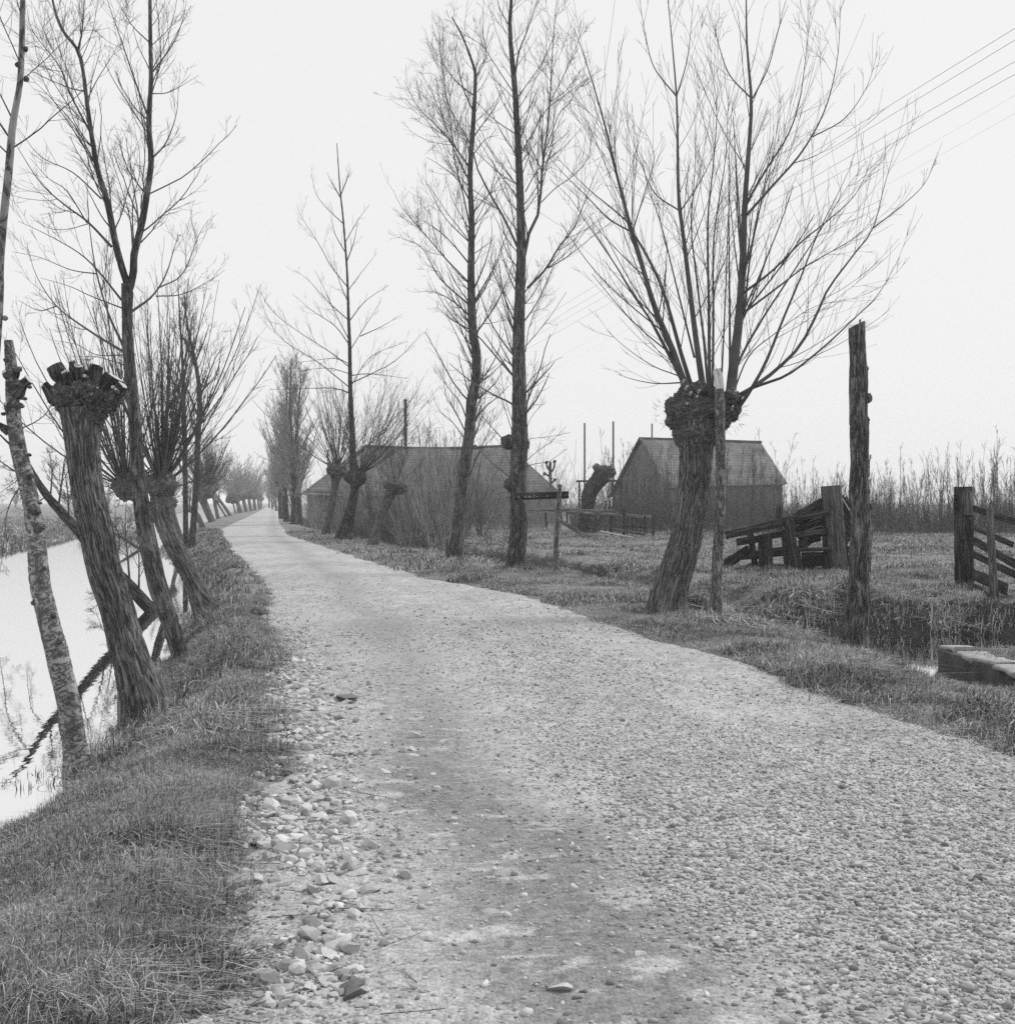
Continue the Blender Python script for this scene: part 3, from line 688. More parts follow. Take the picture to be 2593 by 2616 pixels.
Lm = [[(595,1330),(520,1305),(400,1305),(180,1312)], [(595,1300),(420,1160),(270,1070),(180,960),(110,780)], [(595,1195),(500,1120),(330,1010),(200,910),(130,800)], [(592,1075),(520,980),(400,900),(320,830)], [(592,1050),(530,930),(470,800),(415,690)],
 [(590,950),(480,850),(380,740),(310,690)], [(587,780),(500,670),(440,560),(350,420),(320,350)], [(565,450),(480,370),(420,290),(400,190)], [(600,1300),(680,1170),(740,1120),(900,1060)], [(600,1280),(730,1220),(850,1150),(980,1010)],
 [(597,1110),(660,1010),(760,850)], [(650,1035),(760,985),(870,920)], [(592,960),(680,850),(800,770)], [(586,800),(660,700),(740,600)], [(572,550),(640,430),(700,350)], [(550,300),(590,200),(600,160)], [(548,310),(500,230),(480,180)],
 [(580,650),(620,540),(640,420)], [(575,600),(520,500),(500,400)], [(590,860),(540,740),(520,640)], [(597,1180),(520,1150),(330,1170)], [(597,1230),(480,1200),(300,1220)], [(597,1240),(700,1230),(900,1255)]]
limbs = [limb3(mp(C8, p_), D, rng.uniform(.8, 1.35), .25, rng.uniform(-1.2, 1.2), 10) for p_ in Lm]
nk = 34; c0 = at(*CR(880, 600), D); d_ = norm(np.stack([rng.uniform(-.5, 1.0, nk), rng.normal(0, .5, nk), rng.uniform(.5, 1.1, nk)], -1))
Pk, Rk = grow(c0 + d_ * .25, d_, rng.uniform(2.0, 4.6, nk), np.full(nk, .018), 9, .05, .04, .3, rng)
limbs += [(resample(Pk[i_], 10), Rk[i_]) for i_ in range(nk)]
a = Acc(); crown_from(a, limbs, rng, [dict(dens=3.4, ang=34, lf=.4, lmax=2.2, rf=.42, n=6, up=.09, wob=.05, k=3), dict(dens=3.6, ang=33, lf=.42, lmax=.8, rf=.6, n=4, up=.07, wob=.07)], .0040, 5)
obj('crown', a, M['twig'], root)

# --- generic pollard: leaning trunk, lumpy head, bundle of shoots
def pollard(label, spec, D, head, hr, shoots, L, rs, fan=.6, seed=0, group=None, mat='willow', tw=.004, lump=.1, hamp=.42, sub=True, k=36, n=90, up=.05, sides=1.0, twm='twig', bias=(0, 0), name='pollard_willow', bark=.012):
    rng = np.random.default_rng(seed + 100)
    P, R = trunk_path(spec, D, n)
    root = thing(name, label, 'tree', (P[0][0], D, gz(P[0][0], D)), group)
    a = Acc(); tube(a, P, R, k, bark=bark, lump=lump, bs=9, seed=seed); obj('trunk', a, M[mat], root)
    a = Acc(); h = P[-1] if head is None else at(*head, D)
    blob(a, h, hr * .85, seed, 4, hamp, 4.5, (1.05, 1, .8), knobs=.2)
    for q_ in range(6): blob(a, h + rng.normal(0, hr * .45, 3) * (1, 1, .6), hr * rng.uniform(.3, .5), seed + q_, 3, .4, 4, knobs=.2)
    twigs_on(a, h, 40, hr * .5, .006, rng, .1, 1, hr * .8); obj('pollard_head', a, M['head'], root)
    if shoots:
        d_ = norm(np.stack([rng.normal(bias[0], fan, shoots), rng.normal(bias[1], fan, shoots), rng.uniform(.35, 1.2, shoots)], -1))
        Pk, Rk = grow(h + d_ * hr * .7, d_, L * rng.uniform(.45, 1.1, shoots), rs * rng.uniform(.5, 1.3, shoots), 9, up, .05, .25, rng)
        a = Acc(); lv = [dict(per=9, ang=26, lf=.3, rf=.5, n=5, up=.09, wob=.05)]
        if sub: lv.append(dict(per=3, ang=28, lf=.4, rf=.6, n=3, up=.07, wob=.07))
        crown_from(a, [(Pk[i_], Rk[i_]) for i_ in range(shoots)], rng, lv, tw, 4)
        obj('crown', a, M[twm], root)
    return root

pollard('leaning pollard stump at the right verge with short sparse shoots, left of the slimmer poplar', [(*CR(1000, 1280), 26), (*CR(1040, 1130), 18), (*CR(1090, 980), 17), (*CR(1150, 820), 19), (*CR(1190, 740), 24)], 44.5, CR(1215, 705), .36, 14, 2.2, .012, .5, 21, tw=.004)
pollard('upright pollard willow left of the cone-shaped poplar, thick bundle of shoots', [(*CR(548, 1185), 20), (*CR(580, 1080), 16), (*CR(615, 900), 15), (*CR(650, 700), 15), (*CR(655, 640), 18)], 58, CR(672, 560), .46, 46, 5.0, .022, .40, 22, tw=.005)

# --- cluster of dense trees further along, right side
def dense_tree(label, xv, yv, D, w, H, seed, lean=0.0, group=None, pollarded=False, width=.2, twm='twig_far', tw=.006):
    rng = np.random.default_rng(seed + 300)
    b0 = at(xv, yv, D); x0 = b0[0]; z0 = gz(x0, D)
    n = 30; t_ = np.linspace(0, 1, n)
    P = np.stack([x0 + lean * H * t_ + .15 * np.sin(t_ * 5 + seed), np.full(n, D) + .1 * np.sin(t_ * 4), z0 - .15 + t_ * H], -1)
    R = (w / 2 / F * D) * (1 - t_ * .93)
    root = thing('bare_tree', label, 'tree', (x0, D, z0), group)
    a = Acc(); tube(a, P, R, 12, seed=seed); obj('trunk', a, M['dark_bark'], root)
    S, Dr, Ln, r0 = kids(P[None], R[None], 70, t0=.14, t1=.98, ang=38, lf=width * 2.2, rf=.30, taper=.75, rng=rng)
    P1, R1 = grow(S, Dr, Ln, r0, 7, .13, .07, .3, rng)
    a = Acc(); crown_from(a, [(P1[i_], R1[i_]) for i_ in range(len(P1))], rng, [dict(per=11, ang=34, lf=.42, rf=.5, n=5, up=.10, wob=.08), dict(per=5, ang=34, lf=.45, rf=.6, n=3, up=.07, wob=.1)], tw, 4)
    obj('crown', a, M[twm], root)
GR = 'dense bare trees further along the right of the road'
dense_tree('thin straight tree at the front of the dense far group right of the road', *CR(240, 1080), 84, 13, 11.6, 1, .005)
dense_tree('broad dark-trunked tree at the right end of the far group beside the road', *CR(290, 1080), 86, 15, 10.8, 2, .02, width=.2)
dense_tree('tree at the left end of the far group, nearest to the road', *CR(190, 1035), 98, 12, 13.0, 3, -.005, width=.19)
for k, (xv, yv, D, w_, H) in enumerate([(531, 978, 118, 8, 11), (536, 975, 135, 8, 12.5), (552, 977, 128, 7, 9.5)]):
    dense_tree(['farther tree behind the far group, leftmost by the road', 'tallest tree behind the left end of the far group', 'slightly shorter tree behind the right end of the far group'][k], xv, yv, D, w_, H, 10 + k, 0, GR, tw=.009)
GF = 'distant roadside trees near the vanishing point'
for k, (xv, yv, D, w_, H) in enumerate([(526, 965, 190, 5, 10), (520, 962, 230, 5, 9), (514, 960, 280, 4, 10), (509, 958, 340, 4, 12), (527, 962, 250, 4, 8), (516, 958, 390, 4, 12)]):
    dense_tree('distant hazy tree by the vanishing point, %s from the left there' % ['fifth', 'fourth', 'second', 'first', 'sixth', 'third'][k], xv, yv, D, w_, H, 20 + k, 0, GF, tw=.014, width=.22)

# ---------------------------------------------------------------- left row along the canal
# far-left slim pale trunk
rng = np.random.default_rng(31); D = 6.0
spec = [(-62, 1640, 30), (-60, 1400, 25), (-42, 1100, 22), (-18, 800, 19), (-3, 574, 17), (0, 497, 15.5), (8, 400, 14.5), (16, 325, 14), (24, 235, 14), (37, 160, 11.5), (41, 88, 10.5), (43, 0, 10), (46, -150, 9), (52, -420, 6), (60, -800, 2)]
P, R = trunk_path(spec, D, 300)
root = thing('slim_tree', 'slim smooth pale trunk rising along the left edge of the view', 'tree', (P[0][0], D, gz(P[0][0], D)))
a = Acc(); v_ = tube(a, P, R * (1 + .05 * np.sin(np.linspace(0, 60, 300))), 40, bark=.0006, lump=.04, bs=20, zs=1, seed=6)
for (x, y) in ((48, 92), (50, 148), (34, 122), (33, 187), (24, 225), (4, 430), (10, 600)): blob(a, at(x, y, D), .014, x, 2, .4, 3)
obj('trunk', a, M['smooth_bark'], root)
S, Dr, Ln, r0 = kids(P[None], R[None], 16, t0=.55, t1=.95, ang=45, lf=.16, rf=.25, rng=rng); P1, R1 = grow(S, Dr, Ln, r0, 6, .08, .06, .3, rng)
a = Acc(); crown_from(a, [(P1[i_], R1[i_]) for i_ in range(len(P1))], rng, [dict(per=5, ang=35, lf=.4, rf=.5, n=4)], .0015, 4); obj('crown', a, M['twig'], root)

# pale patchy lopped trunk
rng = np.random.default_rng(32); D = 9.26
spec = [(147, 1440, 54), (140, 1400, 44), (130, 1330, 42), (113, 1255, 44), (93, 1176, 40), (77, 1107, 38), (71, 1050, 36), (66, 1000, 32), (60, 960, 31), (49, 905, 31), (35, 849, 30), (28, 805, 28), (24, 761, 26), (22, 705, 23), (19, 672, 20), (16, 642, 17)]
P, R = trunk_path(spec, D, 360)
root = thing('lopped_tree', 'patchy pale-barked lopped trunk with knots, leftmost of the leaning trunks on the bank', 'tree', (P[0][0], D, gz(P[0][0], D)))
a = Acc(); tube(a, P, R, 110, bark=.006, lump=.07, bs=14, zs=.7, seed=7)
obj('trunk', a, M['pale_bark'], root)
KN = [(85,910,.022),(160,1035,.03),(245,1140,.02),(235,1320,.042),(245,1385,.025),(360,1550,.016),(290,1620,.048),(345,1750,.042),(160,720,.038),(70,720,.03),(210,660,.02),(140,1235,.02),(155,410,.03),(60,330,.028),(60,460,.034),(165,550,.05),(30,790,.02),(250,560,.02)]
for k, (x, y, r_) in enumerate(KN):
    a = Acc(); blob(a, at(*C2b(min(x, 340), y), D - .045), r_ * .8, k + 3, 4, .4, 4, (1.2, .9, .8), knobs=.2); obj('knot', a, M['head'], root)
for k, (x, y, r_) in enumerate([(290,1660,.022),(185,1590,.02),(325,1800,.026),(215,1180,.03),(240,1400,.018),(190,1500,.018)]):
    a = Acc(); blob(a, at(*C2(x, y), D - .05), r_, k + 33, 4, .4, 4, knobs=.2); obj('knot', a, M['head'], root)
def stub(acc, p0, p1, r0, r1, ends, lump=.1, k=20):
    P_ = resample(np.array([p0, (np.asarray(p0) * .5 + np.asarray(p1) * .5), p1]), 16); R_ = np.linspace(r0, r1, 16)
    v = tube(acc, P_, R_ * (1 + .12 * np.sin(np.linspace(0, 5, 16) + p0[0] * 40)), k, lump=.45, bark=.006, bs=20, cap=True, seed=int(abs(p0[0]) * 100) % 50)
    T = norm(P_[-1] - P_[-2]); ends.append((P_[-1], T, r1))
def cuts(parent, ends, sc_=.86):
    a = Acc()
    for (p_, T, r_) in ends:
        tube(a, np.array([p_ - T * .01, p_ + T * .003]), [r_ * sc_, r_ * sc_], 20)
    return obj('sawn_end', a, M['cut'], parent)
def stubs(root_, lst, mat='dark_bark'):
    for (p0, p1, r0, r1) in lst:
        a_ = Acc(); e_ = []; stub(a_, p0, p1, r0, r1, e_); st_ = obj('branch_stub', a_, M[mat], root_); cuts(st_, e_)
stubs(root, [(at(*C2b(120, 590), D - .02), at(*C2b(245, 495), D - .03), .062, .044), (at(*C2b(120, 470), D), at(*C2b(165, 395), D - .03), .03, .02), (at(*C2b(70, 480), D - .02), at(*C2b(35, 430), D - .06), .03, .02),
 (at(*C2b(90, 760), D - .02), at(*C2b(45, 700), D - .06), .035, .022), (at(*C2b(80, 950), D), at(*C2b(-10, 880), D - .03), .035, .024)])
a = Acc(); lb = [limb3(mp(C2b, [(190, 910), (300, 860), (390, 790), (440, 700)]), D, 1.5, .8, .3, 8)]; crown_from(a, lb, rng, [dict(per=3, ang=30, lf=.4, rf=.5, n=4)], .002, 5)
obj('twig', a, M['twig'], root)

# thick pollard stump with freshly cut head
rng = np.random.default_rng(33); D = 11.1
spec = [(272, 1338, 100), (264, 1300, 84), (250, 1255, 71), (237, 1210, 66), (219, 1141, 63), (196, 1072, 64), (182, 1004, 63), (168, 940, 61), (162, 900, 60), (157, 845, 63), (155, 800, 72), (154, 770, 84)]
P, R = trunk_path(spec, D, 380)
root = thing('pollard_willow', 'thick leaning pollard trunk by the water, its head freshly cut to thick stubs', 'tree', (P[0][0], D, gz(P[0][0], D)))
a = Acc(); tube(a, P, R, 190, bark=.014, lump=.05, bs=14, zs=.16, seed=8); obj('trunk', a, M['willow'], root)
a = Acc(); blob(a, at(*C2b(690, 660), D), .20, 3, 5, .25, 5, (1.15, 1, .8), knobs=.2); blob(a, at(*C2b(570, 620), D), .13, 5, 5, .3, 5, (1, 1, 1), knobs=.2)
blob(a, at(*C2b(840, 670), D), .15, 9, 5, .3, 5, (1, 1, .9), knobs=.2); blob(a, at(*C2b(720, 790), D), .17, 12, 5, .25, 5, (1.1, 1, 1), knobs=.16)
blob(a, at(*C2b(930, 640), D), .11, 13, 5, .3, 5, (1, 1, 1), knobs=.2); blob(a, at(*C2b(500, 640), D), .09, 14, 5, .3, 5, (1, 1, 1), knobs=.2); blob(a, at(*C2b(790, 590), D - .03), .11, 15, 5, .3, 5, knobs=.2)
for k in range(7): twigs_on(a, at(*C2b(540 + 60 * k, 670), D - .05), 110, .07, .0018, rng, 0, 1, .12)
hd = obj('pollard_head', a, M['head'], root)
stubs(root, [(at(*C2b(p0[0], p0[1]), D + dz * .5), at(*C2b(p1[0], p1[1]), D + dz), r0, r1) for (p0, p1, r0, r1, dz) in [((590,590),(470,375),.08,.066,-.02), ((500,680),(375,540),.065,.046,-.03), ((655,520),(612,345),.05,.036,.05), ((690,540),(672,385),.055,.042,-.12), ((775,580),(830,375),.09,.07,.0), ((850,700),(985,480),.12,.085,-.02), ((905,680),(1045,540),.08,.055,-.05), ((620,570),(550,430),.05,.036,-.14)]])
for k, (x, y) in enumerate([(690,395),(720,465),(650,375),(985,580),(960,560),(560,430),(830,570)]):
    a = Acc(); p_ = at(*C2b(x, y), D - .13 - .02 * (k % 2)); tube(a, np.array([p_ + (0, .10, -.03), p_]), [.026, .013 + .004 * (k % 3)], 10); c_ = obj('cut_shoot', a, M['head'], hd)
    a = Acc(); tube(a, np.array([p_ + (0, .002, 0), p_ + (0, -.004, 0)]), [.012 + .004 * (k % 3)] * 2, 12); obj('cut_face', a, M['cut'], root)

# tall forked tree
rng = np.random.default_rng(34); D = 14.6
spec = [(341, 1250, 42), (337, 1227, 32), (318, 1165, 34), (298, 1107, 36), (285, 1050, 35), (275, 1003, 34), (267, 950, 30), (261, 900, 28), (257, 850, 25), (255, 797, 24), (250, 745, 23), (245, 694, 22), (241, 640, 20), (240, 591, 20), (240, 560, 22), (240, 535, 22)]
P, R = trunk_path(spec, D, 300)
root = thing('forked_tree', 'tall bare tree leaning from the bank, trunk forking into two high stems', 'tree', (P[0][0], D, gz(P[0][0], D)))
a = Acc(); tube(a, P, R, 90, bark=.009, lump=.05, bs=15, zs=.3, seed=9)
L1 = [(636,1420),(605,1330),(570,1200),(530,1000),(480,830),(455,680),(435,550),(410,350),(385,250),(300,130),(260,0),(235,-150)]
L2 = [(640,1420),(658,1340),(663,1250),(700,1100),(725,950),(745,800),(735,600),(745,400),(742,200),(740,0),(735,-350)]
stems = []
for pts, w0, w1 in ((L1, 7.2, 1.6), (L2, 7.5, 2.2)):
    Pq = resample(np.array([at(*C1(*p_), D) for p_ in pts]), 120); Rq = np.linspace(w0, w1, 120) / F * D
    tube(a, Pq, Rq, 28, lump=.05, bark=.003, bs=20, seed=10); stems.append((Pq[::8][:15], Rq[::8][:15]))
obj('trunk', a, M['poplar'], root)
Lm = [([(725,560),(660,380),(610,230),(540,30),(520,-50)], 2.0), ([(550,1215),(430,1090),(320,1010),(200,900),(90,730),(40,640)], 2.6), ([(600,1480),(480,1330),(380,1240),(220,1150),(90,1090)], 2.2), ([(610,1735),(440,1630),(280,1510),(180,1360),(140,1230)], 2.8),
 ([(605,1700),(540,1560),(490,1400),(460,1260),(435,1050),(430,900)], 2.6), ([(650,1535),(750,1460),(820,1350),(870,1190),(900,1150)], 2.8), ([(780,1420),(900,1350),(980,1160),(1030,1080)], 1.6), ([(770,1460),(900,1450),(1040,1380),(1110,1330)], 1.4),
 ([(755,775),(820,700),(870,560),(880,430)], 1.8), ([(755,350),(850,220),(900,100),(920,0)], 1.8), ([(755,460),(840,450),(980,370)], 1.3), ([(695,1195),(770,1110),(880,940)], 1.5), ([(430,490),(480,390),(550,280),(580,220)], 1.4),
 ([(500,980),(360,850),(200,770),(90,630)], 1.6), ([(655,1230),(640,1070),(590,900),(520,700)], 1.5), ([(660,1220),(655,1000),(690,850),(680,700),(640,620)], 1.5), ([(445,650),(340,450),(290,320),(160,150),(130,20)], 2.2),
 ([(475,820),(370,620),(240,470),(170,400)], 1.6), ([(605,1520),(450,1460),(340,1410),(200,1370)], 1.5), ([(740,210),(650,120),(580,0)], 1.5), ([(385,240),(405,150),(415,0),(420,-100)], 2.0), ([(430,1100),(330,940),(240,880),(150,780)], 1.4),
 ([(480,1350),(350,1330),(200,1270),(60,1240)], 1.3), ([(280,1510),(190,1530),(90,1480)], 1.2), ([(420,450),(340,430),(220,380),(140,340)], 1.3), ([(615,1750),(480,1750),(380,1700),(280,1680)], 1.3), ([(615,1800),(480,1760),(360,1760)], 1.2)]
limbs = [limb3(mp(C1, p_), D, r0, .35, rng.uniform(-1.2, 1.2), 15) for p_, r0 in Lm] + [(s_[0], s_[1] * .6) for s_ in stems]
a = Acc(); crown_from(a, limbs, rng, [dict(dens=6.0, ang=37, angs=10, lf=.45, lmax=1.4, rf=.42, n=9, up=.08, wob=.07, k=4, taper=.55, t1=.99), dict(dens=7.0, ang=34, lf=.42, lmax=.55, rf=.58, n=5, up=.06, wob=.09), dict(dens=5, ang=32, lf=.5, lmax=.25, rf=.75, n=3, up=.05, wob=.1)], .0021, 7)
obj('crown', a, M['twig'], root)

# two-headed pollard behind it with a mass of shoots
rng = np.random.default_rng(35); D = 19.0
spec = [(*C2(1150, 1660), 62), (*C2(1115, 1600), 46), (*C2(1060, 1480), 34), (*C2(980, 1330), 33), (*C2(915, 1190), 35), (*C2(885, 1080), 37), (*C2(885, 990), 42)]
P, R = trunk_path(spec, D, 220)
root = thing('pollard_willow', 'leaning two-headed pollard willow behind the forked tree, dense spray of shoots', 'tree', (P[0][0], D, gz(P[0][0], D)))
a = Acc(); tube(a, P, R, 90, bark=.016, lump=.09, bs=10, zs=.2, seed=12)
P3, R3 = trunk_path([(*C2(900, 1150), 26), (*C2(830, 1090), 24), (*C2(760, 1020), 24), (*C2(700, 975), 24)], D + .15, 60, .1); tube(a, P3, R3, 40, bark=.012, lump=.1, seed=13)
obj('trunk', a, M['willow'], root)
a = Acc(); h1 = at(*C2(885, 950), D); h2 = at(*C2(690, 950), D + .15)
blob(a, h1, .23, 2, 4, .3, 4, knobs=.14); blob(a, h2, .20, 4, 4, .3, 4, knobs=.14); twigs_on(a, h1, 60, .12, .004, rng, 0, 1, .18); obj('pollard_head', a, M['head'], root)
limbs = []
for h, ns, bx, sp in ((h1, 62, .05, .36), (h2, 38, -.25, .42)):
    d_ = norm(np.stack([rng.normal(bx, sp, ns), rng.normal(0, .5, ns), rng.uniform(.35, 1.3, ns)], -1))
    Pk, Rk = grow(h + d_ * .14, d_, rng.uniform(1.4, 3.5, ns), rng.uniform(.008, .02, ns), 9, .09, .04, .25, rng); limbs += [(Pk[i_], Rk[i_]) for i_ in range(ns)]
nd_ = 22; d_ = norm(np.stack([rng.normal(0, 1, nd_), rng.normal(0, .6, nd_), rng.uniform(-.5, .2, nd_)], -1)); hh = np.where(rng.random(nd_)[:, None] < .5, h1, h2)
Pk, Rk = grow(hh + d_ * .14, d_, rng.uniform(.5, 1.3, nd_), np.full(nd_, .007), 9, .10, .06, .3, rng); limbs += [(Pk[i_], Rk[i_]) for i_ in range(nd_)]
a = Acc(); crown_from(a, limbs, rng, [dict(per=8, ang=28, lf=.3, rf=.5, n=5, up=.09, wob=.06), dict(per=3, ang=30, lf=.4, rf=.6, n=3, up=.07, wob=.08)], .0028, 5); obj('crown', a, M['twig'], root)

# trunk lying out over the canal
rng = np.random.default_rng(36); D = 22.8; y0 = 948 + (CAMH - ZW) / D * F
spec = [(306, y0 + 14, 26), (280, y0 - 10, 25), (230, 1092, 24), (190, 1052, 22), (150, 1005, 20), (110, 960, 17), (85, 930, 15), (64, 897, 12), (50, 872, 9), (30, 850, 6), (0, 820, 3)]
P, R = trunk_path(spec, D, 160, .5)
root = thing('leaning_tree', 'trunk slanting far out to the left over the canal, mirrored in the water', 'tree', (P[0][0], D, ZW))
a = Acc(); tube(a, P, R, 40, bark=.01, lump=.05, seed=14); P3, R3 = trunk_path([(322, 1166, 20), (312, 1140, 19), (300, 1107, 17), (288, 1060, 15), (277, 1010, 12), (266, 940, 9), (258, 860, 5)], D - .6, 60, .5); tube(a, P3, R3, 24, bark=.008, lump=.05, seed=19)
obj('trunk', a, M['dark_bark'], root)
Lm = [([(262,1110),(262,1050),(255,1000)], 2.2), ([(245,1100),(240,1040),(236,990),(240,930)], 2.4), ([(215,1075),(205,1010),(200,960)], 2.2), ([(130,985),(128,930),(120,880)], 2.4), ([(95,940),(98,890),(92,850)], 2.0), ([(110,960),(118,900),(125,860),(160,830)], 2.4), ([(66,900),(30,890),(0,870),(-40,850)], 2.6), ([(60,890),(35,905),(0,930)], 1.8), ([(45,905),(15,960),(8,1020),(0,1080)], 1.6), ([(200,1060),(180,990),(150,940)], 2.0), ([(215,1075),(225,1010),(190,950),(190,900)], 1.8), ([(170,1030),(140,960),(150,900)], 1.6), ([(240,1100),(200,1110),(180,1150)], 1.2), ([(90,935),(60,960),(50,1020)], 1.3), ([(150,1005),(165,950),(170,900)], 1.5)]
limbs = [limb3(p_, D, r0, .4, rng.uniform(-1.5, 1.5), 9) for p_, r0 in Lm]
a = Acc(); crown_from(a, limbs, rng, [dict(per=8, ang=38, lf=.42, rf=.45, n=5, up=.05, wob=.1, k=4), dict(per=5, ang=34, lf=.4, rf=.55, n=4, up=.05, wob=.1), dict(per=3, ang=34, lf=.45, rf=.6, n=3)], .003, 6); obj('crown', a, M['twig'], root)
# slim branch leaning to the water further off, with its mirror image
D = 53; P, R = trunk_path([(264, 1036, 6.5), (250, 1027, 6), (232, 1016, 5.5), (213, 1004, 4), (195, 990, 2)], D, 50, .3)
root = thing('leaning_tree', 'thin dark limb slanting from the water behind the thick pollard trunk', 'tree', (P[0][0], D, ZW))
a = Acc(); tube(a, P, R, 12, seed=3); obj('trunk', a, M['dark_bark'], root)
lb = [(resample(P[5:], 9), np.linspace(.02, .01, 9))]; a = Acc(); crown_from(a, lb, rng, [dict(per=10, ang=60, lf=.5, rf=.5, n=5, up=.2), dict(per=4, ang=34, lf=.4, rf=.6, n=3)], .004, 4); obj('crown', a, M['twig'], root)

# slim pair of trees further on
rng = np.random.default_rng(37)
for D, spec, lab, s_ in ((50.0, [(*C2(1020, 1285), 11), (*C2(1018, 1100), 10), (*C2(1015, 800), 10), (*C2(1010, 500), 7), (*C2(1000, 250), 5), (*C2(985, 0), 3), (*C2(975, -200), 1)], 'left one of the slim pair of upright trees on the canal bank', 40),
                   (46.0, [(*C2(1048, 1300), 16), (*C2(1062, 1150), 12.5), (*C2(1075, 950), 12), (*C2(1085, 700), 11), (*C2(1095, 450), 9), (*C2(1072, 270), 7), (*C2(1030, 80), 4), (*C2(1010, -100), 2)], 'right one of the slim pair of upright trees on the canal bank', 41)):
    P, R = trunk_path(spec, D, 90)
    root = thing('slim_tree', lab, 'tree', (P[0][0], D, gz(P[0][0], D)))
    a = Acc(); tube(a, P, R, 24, bark=.008, lump=.05, seed=s_); obj('trunk', a, M['dark_bark'], root)
    Lm = [[(1095,450),(1130,400),(1170,360),(1210,260)], [(1085,560),(1020,400),(960,260),(900,100)], [(1090,480),(1180,250),(1230,180)], [(1070,270),(1120,150),(1150,50)], [(1085,700),(1140,600),(1200,480)], [(1060,250),(990,100),(980,0)]] if s_ == 41 else [[(1010,500),(940,350),(880,150)], [(1015,700),(960,560),(900,400)], [(1000,300),(1040,150),(1060,0)], [(1015,900),(970,800),(930,650)]]
    limbs = [limb3(mp(C2, p_), D, 2.2, .5, rng.uniform(-1, 1), 10) for p_ in Lm]
    S, Dr, Ln, r0 = kids(P[None], R[None], 26, t0=.3, t1=.97, ang=32, lf=.22, rf=.3, rng=rng); P1, R1 = grow(S, Dr, Ln, r0, 9, .09, .06, .3, rng); limbs += [(P1[i_], R1[i_]) for i_ in range(len(P1))]
    a = Acc(); crown_from(a, limbs, rng, [dict(per=8, ang=34, lf=.4, rf=.5, n=5, up=.08, wob=.08), dict(per=4, ang=33, lf=.42, rf=.6, n=3)], .0045, 5); obj('crown', a, M['twig'], root)

# far left pollards along the bank
GL = 'leaning pollards in the distance on the canal bank'
pollard('thin leaning pollard just behind the slim pair of trees, tilted towards the water', [(*CL(230, 1640), 10), (*CL(130, 1450), 9), (*CL(30, 1130), 8), (*CL(0, 950), 8)], 56, CL(-20, 900), .3, 24, 2.6, .014, .45, 50, tw=.005, twm='twig')
pollard('leaning bare trunk just right of the slim pair, foot close to the water', [(*CL(540, 1385), 12), (*CL(490, 1250), 11), (*CL(430, 1130), 10), (*CL(330, 1060), 8)], 82, CL(300, 1030), .26, 16, 2.2, .014, .4, 51, tw=.006, twm='twig')
pollard('broad pollard with a high fan of shoots, first beyond the slim pair', [(*CL(720, 1290), 15), (*CL(640, 1120), 13), (*CL(560, 930), 14), (*CL(510, 830), 18)], 104, CL(560, 730), .9, 90, 4.6, .028, .42, 52, tw=.009, twm='twig', up=.06)
pollard('pollard crowded against the broad one, darker knotted head', [(*CL(800, 1185), 8), (*CL(760, 1000), 7), (*CL(740, 850), 8), (*CL(710, 740), 9)], 140, CL(700, 660), .8, 60, 5.2, .03, .45, 53, tw=.012, twm='twig')
for k, (b_, c_, h_, D_) in enumerate([((960,1190),(870,1050),(780,900),138), ((1035,1170),(920,1000),(790,820),150)]):
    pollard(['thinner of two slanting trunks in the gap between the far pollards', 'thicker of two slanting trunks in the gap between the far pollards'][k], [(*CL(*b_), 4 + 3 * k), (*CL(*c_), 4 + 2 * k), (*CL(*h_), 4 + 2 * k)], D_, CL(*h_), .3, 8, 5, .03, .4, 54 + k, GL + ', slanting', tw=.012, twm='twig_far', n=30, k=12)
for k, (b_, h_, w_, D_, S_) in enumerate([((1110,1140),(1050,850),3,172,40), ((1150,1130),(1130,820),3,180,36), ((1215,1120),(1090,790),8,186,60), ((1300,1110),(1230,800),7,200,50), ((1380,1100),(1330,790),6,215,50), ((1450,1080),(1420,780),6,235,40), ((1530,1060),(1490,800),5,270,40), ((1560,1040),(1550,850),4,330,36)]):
    pollard('%s pollard from the left in the hazy clump where bank and road meet' % ['first', 'second', 'third', 'fourth', 'fifth', 'sixth', 'seventh', 'eighth'][k], [(*CL(*b_), w_), (*CL((b_[0] + h_[0]) / 2, (b_[1] + h_[1]) / 2), w_), (*CL(*h_), w_)], D_, CL(*h_), .9, S_, [3.0, 5.2, 4.4, 6.4, 3.4, 5.0, 4.0, 5.6][k], .035, [.5, .4, .7, .45, .7, .5, .65, .5][k], 60 + k, GL + ', hazy clump', tw=.016, twm='twig_far', n=30, k=10)

